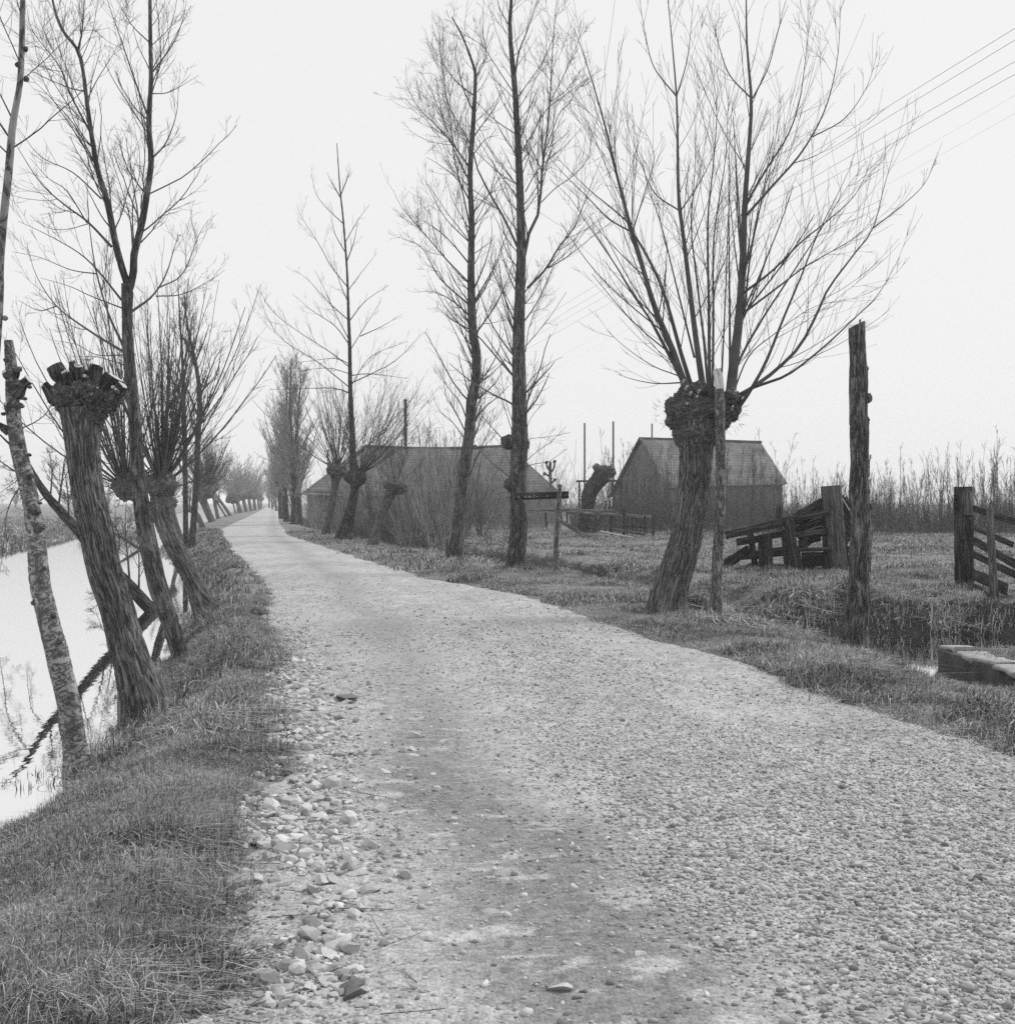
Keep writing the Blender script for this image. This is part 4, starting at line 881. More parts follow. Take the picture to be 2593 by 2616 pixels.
# ---------------------------------------------------------------- posts, stake, timber
def beam(acc, p0, p1, wdt, thk, side=None, n=12, wear=.006, seed=0, chamf=.12, endrot=0):
    """sawn board from p0 to p1; wdt = size across (in the plane holding 'side'), thk = thickness"""
    p0 = np.asarray(p0, float); p1 = np.asarray(p1, float); T = norm(p1 - p0); L = np.linalg.norm(p1 - p0)
    nrm = np.array([0, -1., 0]) if side is None else norm(np.asarray(side, float))
    A = norm(np.cross(T, nrm)); B = norm(np.cross(A, T))
    c = chamf * min(wdt, thk); a_, b_ = wdt / 2, thk / 2
    sec = np.array([(-a_ + c, -b_), (a_ - c, -b_), (a_, -b_ + c), (a_, b_ - c), (a_ - c, b_), (-a_ + c, b_), (-a_, b_ - c), (-a_, -b_ + c)])
    m_ = max(2, n); s = np.linspace(0, 1, m_)
    Pc = p0[None] + (p1 - p0)[None] * s[:, None]
    jit = (fbm(np.stack([s * L * 2.0, np.full(m_, seed * 1.3), np.zeros(m_)], -1), 3, seed) - .5) * 2
    bc = np.stack([np.repeat(sec[None, :, 0], m_, 0), np.repeat(sec[None, :, 1], m_, 0), np.repeat((s * L)[:, None], 8, 1)], -1) + seed * 1.37
    ww = 1 + (fbm(bc * 7, 2, seed) - .5) * wear * 30
    v = Pc[:, None] + A * (sec[None, :, 0, None] * ww[..., None]) + B * (sec[None, :, 1, None] * ww[..., None]) + (A * jit[:, None] * wear)[:, None]
    i = np.arange(m_ * 8).reshape(m_, 8); j = np.roll(i, -1, 1)
    q = np.stack([i[:-1], i[1:], j[1:], j[:-1]], -1).reshape(-1, 4); acc.add(v, q, bc=bc)
    for e in (0, m_ - 1):
        ring = v[e]; cc = ring.mean(0); tr = np.stack([np.full(8, 8), np.arange(8), np.roll(np.arange(8), -1)], -1)
        acc.add(np.concatenate([ring, cc[None]]), tris=tr if e == 0 else tr[:, ::-1], bc=np.concatenate([bc[e], bc[e].mean(0)[None]]))

# stake with split pale top, standing against the big willow
rng = np.random.default_rng(51); D = 17.0
spec = [(*C5(437, 1305), 32), (*C5(445, 1200), 22), (*C5(452, 1000), 22), (*C5(462, 800), 20), (*C5(465, 600), 19), (*C5(463, 400), 19), (*C5(460, 250), 20), (*C5(458, 180), 18)]
P, R = trunk_path(spec, D, 160); root = thing('stake', 'rough stake with a split pale top leaning close to the big pollard willow', 'stake', (P[0][0], D, gz(P[0][0], D)))
a = Acc(); tube(a, P, R, 48, bark=.007, lump=.07, bs=16, seed=15); obj('shaft', a, M['stake'], root)
a = Acc(); beam(a, at(*C5(462, 185), D), at(*C5(450, 80), D), .115, .07, n=10, seed=3, wear=.004); beam(a, at(*C5(456, 190), D - .03), at(*C5(436, 92), D - .02), .05, .05, n=10, seed=4); obj('split_top', a, M['white_wood'], root)

# tall post
rng = np.random.default_rng(52); D = 15.4
spec = [(1614, 1222, 58), (1615, 1190, 48), (1620, 1120, 41), (1622, 1050, 38), (1625, 1000, 42), (1621, 940, 37), (1622, 860, 35), (1620, 780, 35), (1620, 720, 34), (1618, 660, 32), (1616, 612, 30)]
P, R = trunk_path(spec, D, 360); root = thing('wooden_post', 'tall thick peeling post of raw trunk wood by the ditch, slanted top', 'post', (P[0][0], D, gz(P[0][0], D)))
v3 = Acc(); R = R * (1 + .03 * np.sin(np.linspace(0, 40, 360))); tube(v3, P, R, 110, bark=.012, lump=.07, bs=13, zs=.13, seed=16)
vv = v3.v[0]; tz = P[-1][2]; xr = (vv[:, 0] - P[-1][0]) / R[-1]; up_ = sstep(tz - .35, tz, vv[:, 2]); vv[:, 2] += up_ * .045 * np.clip(xr, -1, 1)
if len(v3.v) > 2: vv2 = v3.v[2]; vv2[:, 2] += .045 * np.clip((vv2[:, 0] - P[-1][0]) / R[-1], -1, 1)
for k, (x, y, r_) in enumerate([(1120,155,.035),(1195,225,.04),(1188,335,.03),(1190,400,.02),(1185,80,.025),(1195,900,.03),(1128,720,.03),(1200,760,.03),(1165,440,.03)]): blob(v3, at(*C5(x, y), D - .03), r_, k + 60, 3, .5, 4, (1, 1, 1.5))
for k in range(46):                                        # loose strips of bark
    tt_ = rng.uniform(.03, .98); ii = int(tt_ * 359); th = rng.uniform(-2.9, .1); c_ = P[ii] + R[ii] * 1.02 * np.array([math.cos(th), math.sin(th), 0]); L_ = rng.uniform(.1, .3)
    beam(v3, c_, c_ + (rng.normal(0, .012), -.012 + 0 * L_, L_ if ii > 40 else .1), .022, .008, side=(math.cos(th), math.sin(th), 0), n=5, seed=k, wear=.01)
obj('shaft', v3, M['post_bark'], root)
a = Acc(); pt = P[-1]; th = np.arange(24) / 24 * 2 * math.pi; ring = pt + np.stack([np.cos(th) * R[-1] * .9, np.sin(th) * R[-1] * .9, .045 * np.cos(th) * .9 + .006], -1)
a.add(np.concatenate([ring, (pt + (0, 0, .008))[None]]), tris=np.stack([np.full(24, 24), np.arange(24), np.roll(np.arange(24), -1)], -1)); obj('sawn_top', a, M['cut'], root)

# sign board nailed between the poplar and its own stake
D = 27.0
spec = [(*CS(650, 1215), 10.5), (*CS(655, 900), 9.5), (*CS(675, 600), 9.0), (*CS(690, 335), 8.4)]
P, R = trunk_path(spec, D, 80); root = thing('signpost', 'crooked round stake carrying a dark board with faded painted letters', 'sign', (P[0][0], D, gz(P[0][0], D)))
a = Acc(); tube(a, P, R, 28, bark=.004, lump=.06, bs=18, seed=17); obj('stake', a, M['stake'], root)
a = Acc(); beam(a, at(*CB(245, 490), D + .07), at(*CB(1640, 445), D + .07), .16, .035, n=24, seed=5, wear=.004, chamf=.1); bd = obj('sign_board', a, M['sign'], root)
a = Acc(); beam(a, at(*CB(245, 412), D + .06), at(*CB(860, 400), D + .06), .022, .012, n=8, seed=6); obj('bleached_edge', a, M['rail'], bd)
a = Acc(); DL = D + .047
for (x0, y0_, x1, y1) in [(335,465,368,522), (506,468,516,522), (518,522,560,465), (588,520,622,462), (622,462,648,478), (640,462,672,520), (605,498,655,498), (768,455,722,490), (722,490,768,518), (800,498,850,490), (1095,455,1070,505), (1540,450,1580,450), (1560,432,1560,470)]:
    beam(a, at(*CB(x0, y0_), DL), at(*CB(x1, y1), DL), .013, .006, n=2, wear=0)
obj('lettering', a, M['paint'], bd)

# ---------------------------------------------------------------- collapsed gate by the meadow
D = 27.2
def B(acc, x0, y0_, x1, y1, wd, dz=0.0, th=.05, seed=1, dz1=None, n=10):
    d0 = D + dz; d1 = D + (dz if dz1 is None else dz1)
    beam(acc, at(*CG(x0, y0_), d0), at(*CG(x1, y1), d1), wd / 4.56 * .7385 / F * D, th, n=n, seed=seed, wear=.007)
root = thing('gate_post', 'broad pale-faced square gate post standing at the collapsed gate', 'post', (*at(*CG(1460, 1215), D)[:2], 0))
a = Acc(); beam(a, at(*CG(1475, 1290), D), at(*CG(1378, 185), D), .36, .30, side=(.25, -1, 0), n=40, seed=9, wear=.006, chamf=.05); obj('post', a, M['timber_pale'], root)
root = thing('broken_gate', 'collapsed heavy wooden gate of dark boards piled against the broad post', 'gate', (*at(*CG(900, 1215), D)[:2], 0))
for nm, lst in (('rail', [(150,765,870,600,92,-.25),(840,595,1350,495,72,-.22),(280,845,560,800,85,.05),(560,790,840,740,75,.08),(300,1010,560,985,95,.1),(960,760,1360,715,62,-.05),(1010,935,1370,925,45,-.1),(480,1000,830,960,90,.2),(690,1140,850,1150,90,.15),(680,960,860,940,90,.22)]),
                ('brace', [(920,600,1300,385,135,.15),(950,715,1290,590,85,.2),(900,1010,1330,690,70,.3),(110,1120,430,930,115,.1),(110,1260,480,1120,85,.05),(1150,740,1050,900,90,.25),(1000,860,1260,800,60,.3)]),
                ('panel_board', [(1040,1010,1340,1000,95,.2),(1040,1095,1340,1085,80,.22),(1050,1150,1200,1150,70,.24),(1190,1190,1310,1140,40,.1),(990,600,1300,430,130,.3),(1000,800,1340,690,110,.35)]),
                ('stile', [(885,570,980,1230,110,-.3),(830,700,875,1230,60,-.1),(1300,520,1350,1230,75,.05),(590,760,600,1240,110,-.05),(640,745,655,1270,100,-.2),(440,740,520,1240,70,.15),(1000,950,1040,1200,35,.0)])):
    for k, s_ in enumerate(lst):
        a = Acc(); B(a, *s_[:5], dz=s_[5], seed=k + 3, th=.06 if nm != 'stile' else .09); obj(nm, a, M['timber'], root)
root = thing('leaning_gate', 'dark leaning gate panel just behind the broad post, light worn edge', 'gate', (*at(*CG(1600, 1150), D)[:2], 0))
for k, (x0, y0_, x1, y1, wd) in enumerate([(1490,350,1650,620,170),(1500,470,1650,720,140),(1500,620,1650,800,110),(1500,850,1640,780,60),(1530,960,1640,900,70),(1560,1100,1640,1010,80),(1500,300,1560,1100,60)]):
    a = Acc(); B(a, x0, y0_, x1, y1, wd, dz=.25, seed=k + 20); obj('board', a, M['timber'], root)
a = Acc(); B(a, 1505, 320, 1650, 560, 14, dz=.2, seed=1, th=.02); obj('worn_edge', a, M['white_wood'], root)
a = Acc(); p_ = CG(780, 420); D2 = 33; beam(a, at(p_[0], 1000, D2), at(*p_, D2), .16, .15, n=12, seed=2)
o_ = obj('short_post', a, M['timber'], None, (at(*p_, D2)[0], D2, 0)); tag(o_, 'short dark post standing in the meadow behind the collapsed gate', 'post')

# ---------------------------------------------------------------- right gate post and sagging slatted gate
D = 22.0
root = thing('gate_post', 'thick dark square gate post at the right edge, bolt holes in its face', 'post', (*at(*CP(555, 1070), D)[:2], gz(*at(*CP(555, 1070), D)[:2])))
a = Acc(); beam(a, at(*CP(565, 1130), D), at(*CP(557, 150), D), .33, .36, side=(-.38, -1, 0), n=60, seed=11, wear=.006, chamf=.07); obj('post', a, M['timber'], root)
a = Acc(); beam(a, at(*CP(598, 400), D - .21), at(*CP(592, 158), D - .21), .20, .03, side=(-.38, -1, 0), n=20, seed=12, wear=.005, chamf=.1); obj('pale_facing', a, M['timber_pale'], root)
a = Acc()
for (x, y) in ((556, 430), (610, 430), (556, 605), (610, 610)):
    p_ = at(*CP(x, y), D - .205); tube(a, np.array([p_ + (.0, .12, 0), p_ + (0, -.04, 0)]), [.016, .016], 8)
obj('bolt', a, M['metal'], root)
root = thing('slatted_gate', 'sagging gate of slanting dark slats beside the right gate post', 'gate', (*at(*CP(820, 1240), 20)[:2], gz(*at(*CP(820, 1240), 20)[:2])))
def slat(x0, yt0, yb0, x1, yt1, yb1, k, d0=21.6, d1=19.4, w_=None):
    a = Acc(); p0 = at(*CP(x0, (yt0 + yb0) / 2), d0); p1 = at(*CP(x1, (yt1 + yb1) / 2), d1)
    wd = ((yb0 - yt0) + (yb1 - yt1)) / 2 / 3.45 * .7385 / F * 20.5 * .95
    beam(a, p0, p1, wd, .03, side=(-.75, -1, 0), n=20, seed=k + 40, wear=.005); obj('slat', a, M['timber'], root)
slat(645, 310, 370, 1160, 470, 540, 1); slat(640, 478, 525, 990, 635, 690, 2); slat(640, 580, 655, 1160, 880, 960, 3); slat(640, 715, 770, 1160, 960, 1040, 4); slat(640, 860, 980, 940, 1010, 1100, 5); slat(645, 1000, 1030, 790, 1080, 1130, 6)
a = Acc(); Pp, Rp = trunk_path([(*CP(835, 1260), 19), (*CP(815, 900), 15), (*CP(800, 600), 14.5), (*CP(790, 330), 14)], 19.6, 60, .3); tube(a, Pp, Rp, 24, bark=.004, lump=.05, bs=18, seed=18); obj('stake', a, M['timber_pale'], root)

# concrete bridge head with coping and earth on top
x0, y0_, y1_ = 5.18, 11.3, 14.5
root = thing('bridge_wall', 'low stained wall of the ditch crossing with pale coping blocks and tufts on top', 'wall', (x0 + .2, 13.0, -.6))
a = Acc()
beam(a, (x0 + .13, y0_, -.62), (x0 + .06, y1_, -.62), .95, .24, side=(-1, 0, 0), n=50, seed=13, wear=.003, chamf=.06)
beam(a, (x0 + .2, y1_ - .13, -.63), (x0 + 2.8, y1_ - .2, -.63), .93, .24, side=(0, 1, 0), n=40, seed=14, wear=.003, chamf=.06)
obj('wall_face', a, M['concrete'], root)
for k in range(6):
    a = Acc(); ya = y1_ + .02 - k * .58; yb = ya - (.47 if k else .3) + .02
    if k == 0: ya = y1_ + .02
    beam(a, (x0 + .10 + .02 * k % .03, ya, -.135), (x0 + .16 - .05 * (k % 2), yb, -.12 - .03 * (k % 2)), .06, .30 + .05 * (k % 2), side=(-1, 0, 0), n=8, seed=20 + k, wear=.014, chamf=.3); obj('coping_block', a, M['coping'], root)
a = Acc(); nx, ny = 60, 70; Xb, Yb = np.meshgrid(np.linspace(x0 + .2, x0 + 3.2, nx), np.linspace(y0_ - .6, y1_ - .25, ny))
v, q = grid_mesh(Xb, Yb, -.15 + (n2(Xb, Yb, 3, 3, 50) - .5) * .12 + (n2(Xb, Yb, 12, 2, 52) - .5) * .05); a.add(v, q); obj('earth_fill', a, M['earth'], root)

# ---------------------------------------------------------------- fence wreck, trough and leaning stump behind the sign
D = 52.0
def BS(acc, x0, y0_, x1, y1, wd, dz=0, th=.06, seed=1):
    beam(acc, at(*CS(x0, y0_), D + dz), at(*CS(x1, y1), D + dz), wd / 3.83 * .7385 / F * D, th, n=10, seed=seed, wear=.01)
root = thing('broken_fence', 'old grey rail fence falling apart in the rough grass behind the signpost', 'fence', (*at(*CS(900, 850), D)[:2], 0))
for k, s_ in enumerate([(370,585,760,590,24,0),(740,585,1240,600,26,.1),(750,605,1250,632,26,-.1),(1230,628,1610,660,34,0),(1040,725,1560,758,20,.2),(1210,770,1530,825,26,-.2),(690,690,930,835,40,-.3),(350,880,900,876,10,.4),(840,850,1190,855,42,-.6)]):
    a = Acc(); BS(a, *s_[:5], dz=s_[5], seed=k + 50); obj('rail', a, M['rail'] if k not in (4, 5) else M['timber_pale'], root)
for k, (x, y0_, y1, wd) in enumerate([(760,590,710,14),(1040,630,740,16),(1195,640,800,18),(1318,580,890,26),(1520,640,880,16),(1600,640,880,20),(560,610,720,18),(945,860,905,18),(1035,850,925,12),(705,600,680,10),(1400,660,800,10),(1440,660,800,10),(1480,660,810,10),(1350,660,800,10)]):
    a = Acc(); BS(a, x, y1 + 30, x - (12 if k == 6 else 0), y0_, wd, seed=k + 70, th=.09); obj('fence_post', a, M['timber'], root)
GRP = 'pale poles dropped among the fence rails'
for k, (pp, lb_) in enumerate([((1085,790,1540,885,12), 'long pale pole fallen against the old fence, sloping down to the right'), ((1110,918,1265,835,9), 'short white stick propped up to the fallen pole')]):
    a = Acc(); BS(a, *pp, dz=-.8, seed=k + 90, th=.06); c_ = at(*CS(pp[0], pp[1]), D - .8); tag(obj('fallen_pole', a, M['white_wood'], None, tuple(c_)), lb_, 'pole')
pollard('leaning hollow pollard stump without shoots, behind the signpost and the old fence', [(*CS(930, 850), 32), (*CS(935, 700), 27), (*CS(965, 560), 26), (*CS(985, 430), 27), (*CS(1050, 320), 30), (*CS(1110, 240), 34)], 60, CS(1140, 210), .46, 0, 1, .01, .4, 23, mat='dark_bark', bark=.06, lump=.3, hamp=.6)
rng = np.random.default_rng(77)
a = Acc(); Pp, Rp = trunk_path([(*CS(990, 830), 8), (*CS(1050, 740), 6), (*CS(1090, 660), 4), (*CS(1100, 600), 2)], 59, 20); tube(a, Pp, Rp, 8); tag(obj('dead_sapling', a, M['dark_bark'], None, tuple(Pp[0])), 'crooked dead stem at the foot of the leaning hollow stump', 'stem')
# stubby lopped tree far behind
D = 88; P, R = trunk_path([(*CS(600, 560), 7), (*CS(600, 350), 6), (*CS(595, 200), 6), (*CS(597, 110), 5)], D, 30); root = thing('lopped_tree', 'small far lopped tree with stubby knuckled arms, right of the large barn', 'tree', (P[0][0], D, 0))
a = Acc(); tube(a, P, R, 12, lump=.2); obj('trunk', a, M['dark_bark'], root)
a = Acc()
for pts in ([(600,260),(560,240),(540,230)], [(598,220),(630,180),(640,110)], [(597,200),(565,160),(560,120)], [(600,330),(630,300),(640,290)]):
    l_ = limb3(mp(CS, pts), D, 2.2, 1.6, 0, 6); tube(a, l_[0], l_[1], 8); blob(a, l_[0][-1], .13, 3, 2, .3)
obj('arm', a, M['dark_bark'], root)

# ---------------------------------------------------------------- barns and poles
def quadpoly(acc, pts, th=.0):
    pts = [np.asarray(p_, float) for p_ in pts]; acc.add(np.array(pts), quads=[list(range(4))] if len(pts) == 4 else None, tris=[list(range(3))] if len(pts) == 3 else None)
def barn(label, ridge0, ridge1, D, eaveL, eaveR, half, eave_z, hipL, hipR, gable=False):
    """ridge runs left-right at depth D; hips slope down to both ends; half = half depth of the roof"""
    rz = CAMH - (ridge0[1] - HY) / F * D; xl = (ridge0[0] - CX) / F * D; xr_ = (ridge1[0] - CX) / F * D
    el = (eaveL - CX) / F * D; er = (eaveR - CX) / F * D
    root = thing('barn', label, 'barn', ((el + er) / 2, D, 0))
    yf, yb = D - half, D + half
    E = [np.array([el, yf, eave_z]), np.array([er, yf, eave_z]), np.array([er, yb, eave_z]), np.array([el, yb, eave_z])]
    A_, B_ = np.array([xl, D, rz]), np.array([xr_, D, rz])
    if gable: A_ = np.array([xl, D, rz])
    a = Acc()
    # thick roof: fine grid on the front and back slopes so the tile courses have relief
    def slope(p00, p10, p11, p01, n=40, m_=60):
        u = np.linspace(0, 1, m_)[None, :, None]; v = np.linspace(0, 1, n)[:, None, None]
        G = (1 - v) * ((1 - u) * p00 + u * p10) + v * ((1 - u) * p01 + u * p11)
        G = G + np.array([0, 0, -1.]) * (.16 * np.sin(u * math.pi) + .05 * np.sin(u * 11))
        nz = norm(np.cross(p10 - p00, p01 - p00)); nz = nz * np.sign(nz[2] + 1e-9)
        G = G + nz * ((fbm(G * np.array([1.2, 1.2, 1.2]), 3, 4) - .5) * .12)[..., None]
        vv, q = grid_mesh(G[..., 0], G[..., 1], G[..., 2]); a.add(vv, q)
    slope(E[0], E[1], B_, A_); slope(E[2], E[3], A_, B_)
    slope(E[1], E[2], B_, B_, 20, 20); slope(E[3], E[0], A_, A_, 20, 20)
    rf = obj('roof', a, M['roof'], root)
    a = Acc(); tube(a, resample(np.array([A_ + (0, 0, .03), (A_ * .7 + B_ * .3) + (0, 0, -.12), (A_ + B_) / 2 + (0, 0, -.16), (A_ * .3 + B_ * .7) + (0, 0, -.10), B_ + (0, 0, .03)]), 40), np.full(40, .11), 8); beam(a, A_ + (0, 0, .02), E[0] + (0, 0, .02), .14, .12, n=14, seed=4); beam(a, B_ + (0, 0, .02), E[1] + (0, 0, .02), .14, .12, n=14, seed=5); obj('ridge_tiles', a, M['roof'], rf)
    a = Acc(); i_ = .35
    W = [E[0] + (i_, i_, 0), E[1] + (-i_, i_, 0), E[2] + (-i_, -i_, 0), E[3] + (i_, -i_, 0)]
    for k in range(4):
        p_, q_ = W[k], W[(k + 1) % 4]; quadpoly(a, [(p_[0], p_[1], -.2), (q_[0], q_[1], -.2), (q_[0], q_[1], q_[2] + .25), (p_[0], p_[1], p_[2] + .25)])
    obj('wall', a, M['wall'], root, smooth=False)
    return root, xl, xr_, rz
barn('large barn with a long dull roof behind the bushes and poplars', (690, 842), (957, 842), 96, 600, 1050, 7.5, 2.2, 0, 0)
# the smaller barn shows its gable to the left
r2, xl, xr_, rz = None, None, None, None
D = 92; rz = CAMH + (HY - 831) / F * D
def W2(xv, z, y): return np.array([(xv - CX) / F * y, y, z])
root = thing('barn', 'smaller pointed-roof barn behind the big pollard willow, gable facing left', 'barn', ((1320 - CX) / F * D, D, 0))
A_ = W2(1208, rz, D - 3); B_ = W2(1436, rz - .1, D + 1.5); eL = W2(1150, 2.0, D + 3); eF = W2(1258, 2.6, D - 9); eR = W2(1486, 2.9, D - 6); eB = W2(1440, 2.6, D + 9)
a = Acc()
def slope2(p00, p10, p11, p01, n=30, m_=50):
    u = np.linspace(0, 1, m_)[None, :, None]; v = np.linspace(0, 1, n)[:, None, None]
    G = (1 - v) * ((1 - u) * p00 + u * p10) + v * ((1 - u) * p01 + u * p11)
    G = G + np.array([0, -.5, .8]) * ((fbm(G * 1.2, 3, 4) - .5) * .12)[..., None]; vv, q = grid_mesh(G[..., 0], G[..., 1], G[..., 2]); a.add(vv, q)
slope2(eF, eR, B_, A_); slope2(eR, eB, B_, B_, 16, 16); slope2(eB, eL, A_, B_)
rf = obj('roof', a, M['roof'], root)
a = Acc(); beam(a, A_, B_ + (0, 0, .05), .2, .2, n=10, seed=1); beam(a, A_ + (0, -.05, .05), eL, .22, .1, n=10, seed=2); beam(a, A_ + (0, -.05, .05), eF + (0, -.05, 0), .22, .1, n=10, seed=3); obj('ridge_tiles', a, M['timber_pale'], rf)
a = Acc(); quadpoly(a, [A_ + (.1, .1, -.2), eL + (.2, 0, 0), eF + (.2, .2, 0)]); quadpoly(a, [eL + (.2, 0, 0), eF + (.2, .2, 0), eF * (1, 1, 0) + (.2, .2, -.2), eL * (1, 1, 0) + (.2, 0, -.2)])
quadpoly(a, [eF + (.2, .25, 0), eR + (-.3, .25, 0), eR * (1, 1, 0) + (-.3, .25, -.2), eF * (1, 1, 0) + (.2, .25, -.2)]); quadpoly(a, [eR + (-.3, .25, 0), eB + (-.3, 0, 0), eB * (1, 1, 0) + (-.3, 0, -.2), eR * (1, 1, 0) + (-.3, .25, -.2)])
obj('wall', a, M['wall'], root, smooth=False)
# low lean-to roof between the barns
a = Acc(); D = 80; beam(a, at(*CS(855, 303), D), at(*CS(1300, 300), D), .10, 2.0, n=6, seed=1); root = thing('shed', 'low flat shed roof between the two barns behind the leaning stump', 'shed', (*at(*CS(1075, 400), D)[:2], 0)); obj('roof', a, M['metal'], root)
a = Acc()
for xx in (880, 1290):
    a = Acc(); beam(a, at(*CS(xx, 306), D) * (1, 1, 0), at(*CS(xx, 306), D), .12, .12, n=3); obj('shed_post', a, M['timber'], root)

def pole(label, xv, ytop, D, wpx, arms=0, mat='timber_pale'):
    p1 = at(xv, ytop, D); p0 = np.array([p1[0], D, -.3]); root = thing('utility_pole', label, 'pole', (p1[0], D, 0))
    a = Acc(); tube(a, resample(np.array([p0, (p0 + p1) / 2, p1]), 20), np.linspace(wpx * .56, wpx * .45, 20) / F * D, 14); obj('pole_shaft', a, M[mat], root)
    if arms:
        for k in range(4):
            a = Acc(); z = p1[2] - .25 - .38 * k; sx = 1 if k % 2 else -1
            tube(a, np.array([(p1[0], D - .05, z), (p1[0] + sx * .22, D - .06, z), (p1[0] + sx * .22, D - .06, z + .12)]), [.02, .02, .035], 8); obj('insulator', a, M['metal'], root)
    return p1
pe = pole('thick dark pole rising behind the ridge of the large barn', 765, 753, 108, 6.5, 1, 'timber')
pole('slim grey pole right of the large barn, left one of the two in the gap', 1103, 798, 112, 3.6)
pole('slim grey pole just left of the smaller barn, behind the leaning stump', 1157, 795, 112, 3.8)
pole('thin pole top showing above the ridge of the smaller barn', 1230, 799, 118, 3.2)
for k, xv in enumerate((619, 616)): pole('thin pole among the shoots behind the upright pollard, %s' % ('farther' if k else 'nearer'), 619 + 9 * k, 848 + 20 * k, 100 + 10 * k, 3, 0, 'timber')

# overhead wires from the far pole to the next one behind the viewer's right shoulder
def wire(label, yv_near, k, Dn, x2=1915, r=.0034, sag=.35, end=None, group=None):
    pn = at(x2, yv_near, Dn); e = pe + np.array([.22 * (1 if k % 2 else -1), -.06, -.13 - .38 * k]) if end is None else end
    d = pn - e; t_ = np.linspace(0, 1.32, 60)[:, None]; P = e + d * t_; P[:, 2] -= (sag * 4 * t_ * (1 - t_ / 1.32))[:, 0] * .35
    a = Acc(); tube(a, P, np.full(60, r), 6, cap=False); tag(obj('overhead_wire', a, M['wire'], None, tuple(P[0])), label, 'wire', group)
wire('topmost overhead wire crossing the upper right sky', 36, 0, 16.5); wire('second overhead wire from the top in the upper right sky', 58, 1, 16.5)
wire('third overhead wire from the top, below the wide gap', 99, 2, 17.0); wire('fourth overhead wire from the top, lowest of the dark ones', 123, 3, 17.0)
wire('upper one of the two faint overhead wires low in the right sky', 170, 1, 30, r=.002, end=pe + np.array([6, 0, -.5])); wire('lower one of the two faint overhead wires low in the right sky', 204, 3, 30, r=.002, end=pe + np.array([6, 0, -1.2]))

# ---------------------------------------------------------------- thickets
def shoot_mesh(name, seed, H, stems, spread, twigs=12, rs=.012, tw=.004, sub=4, up=.06, ang=24):
    rng = np.random.default_rng(seed); a = Acc()
    S = np.concatenate([rng.normal(0, .06 * stems ** .5, (stems, 2)), np.full((stems, 1), -.05)], 1)
    d_ = norm(np.concatenate([rng.normal(0, spread, (stems, 2)), np.ones((stems, 1))], 1))
    P, R = grow(S, d_, H * rng.uniform(.6, 1.05, stems), rs * rng.uniform(.6, 1.3, stems), 12, up, .04, .25, rng)
    lv = [dict(per=twigs, ang=ang, lf=.22, rf=.5, n=4, up=.1, wob=.06, t0=.12)]
    if sub: lv.append(dict(per=sub, ang=30, lf=.4, rf=.6, n=3, up=.06, wob=.08))
    crown_from(a, [(P[i_], R[i_]) for i_ in range(stems)], rng, lv, tw, 4)
    me = a.mesh(name); me.materials.append(M['twig_mid'] if name == 'sapling' or seed % 2 == 0 else M['twig_far']); return me
saps = [shoot_mesh('sapling', 400 + k, 3.4 + .2 * (k % 5), 1 + (k % 3), .06, 17, .015, .0048, 3, .02, 20) for k in range(12)]
rng = np.random.default_rng(88)
def put(me, name, label, cat, group, x, y, rz, s, z=None):
    o = bpy.data.objects.new(name, me); col.objects.link(o); o.location = (x, y, gz(x, y) if z is None else z)
    o.rotation_euler = (0, 0, rz); o.scale = (s, s, s); return tag(o, label, cat, group)
xv = 1470; k = 0
while xv < 2080:
    Dd = rng.uniform(57, 66); hv = np.interp(xv, [1470, 1560, 1700, 1800, 1915, 2100], [.98, 1.05, 1.12, 1.28, 1.28, 1.25])
    put(saps[k % 12], 'sapling', 'thin bare sapling in the dense row closing the meadow at the right', 'sapling', 'saplings in the row beyond the meadow', (xv - CX) / F * Dd, Dd, rng.uniform(0, 6.28), hv * rng.uniform(.62, 1.08)); xv += rng.uniform(2.1, 5.0); k += 1
xv = 1140
while xv < 1470:
    Dd = rng.uniform(54, 72)
    put(saps[k % 12], 'sapling', 'thin bare sapling in the screen in front of the smaller barn', 'sapling', 'saplings screening the smaller barn', (xv - CX) / F * Dd, Dd, rng.uniform(0, 6.28), rng.uniform(.85, 1.55)); xv += rng.uniform(2.6, 6.5); k += 1
# low brush at the foot of the rows (nobody could count its twigs)
def brush(label, x0v, x1v, D0, D1, n, H, seed, tw=.006, mt='twig_mid', nm='brushwood'):
    rng = np.random.default_rng(seed); Dd = rng.uniform(D0, D1, n); xv_ = rng.uniform(x0v, x1v, n); x = (xv_ - CX) / F * Dd; z = ground(x, Dd)
    S = np.stack([x, Dd, z - .05], -1); d_ = norm(np.stack([rng.normal(0, .35, n), rng.normal(0, .35, n), np.ones(n)], -1))
    hv = .45 + 1.3 * sstep(.35, .75, n2(x, Dd, .35, 2, seed))
    P, R = grow(S, d_, H * hv * rng.uniform(.3, 1.1, n), np.full(n, tw * 1.6), 5, .02, .12, .4, rng)
    a = Acc(); crown_from(a, [(P[i_], R[i_]) for i_ in range(n)], rng, [dict(per=6, ang=38, lf=.45, rf=.7, n=3, up=.03, wob=.12)], tw, 3)
    tag(obj(nm, a, M[mt]), label, 'undergrowth', kind='stuff')
brush('low tangle of bare twigs at the foot of the sapling row', 1440, 2100, 57, 70, 2600, 1.7, 5)
brush('low tangle of bare twigs in front of the smaller barn', 1080, 1480, 60, 78, 1900, 1.9, 6)
brush('grey thicket of fine twigs under the large barn roof', 590, 1060, 66, 86, 1300, 3.0, 7, .008, 'twig_far')
brush('tangled scrub on the far side of the roadside ditch', 640, 880, 50, 64, 900, 1.6, 17, .006)
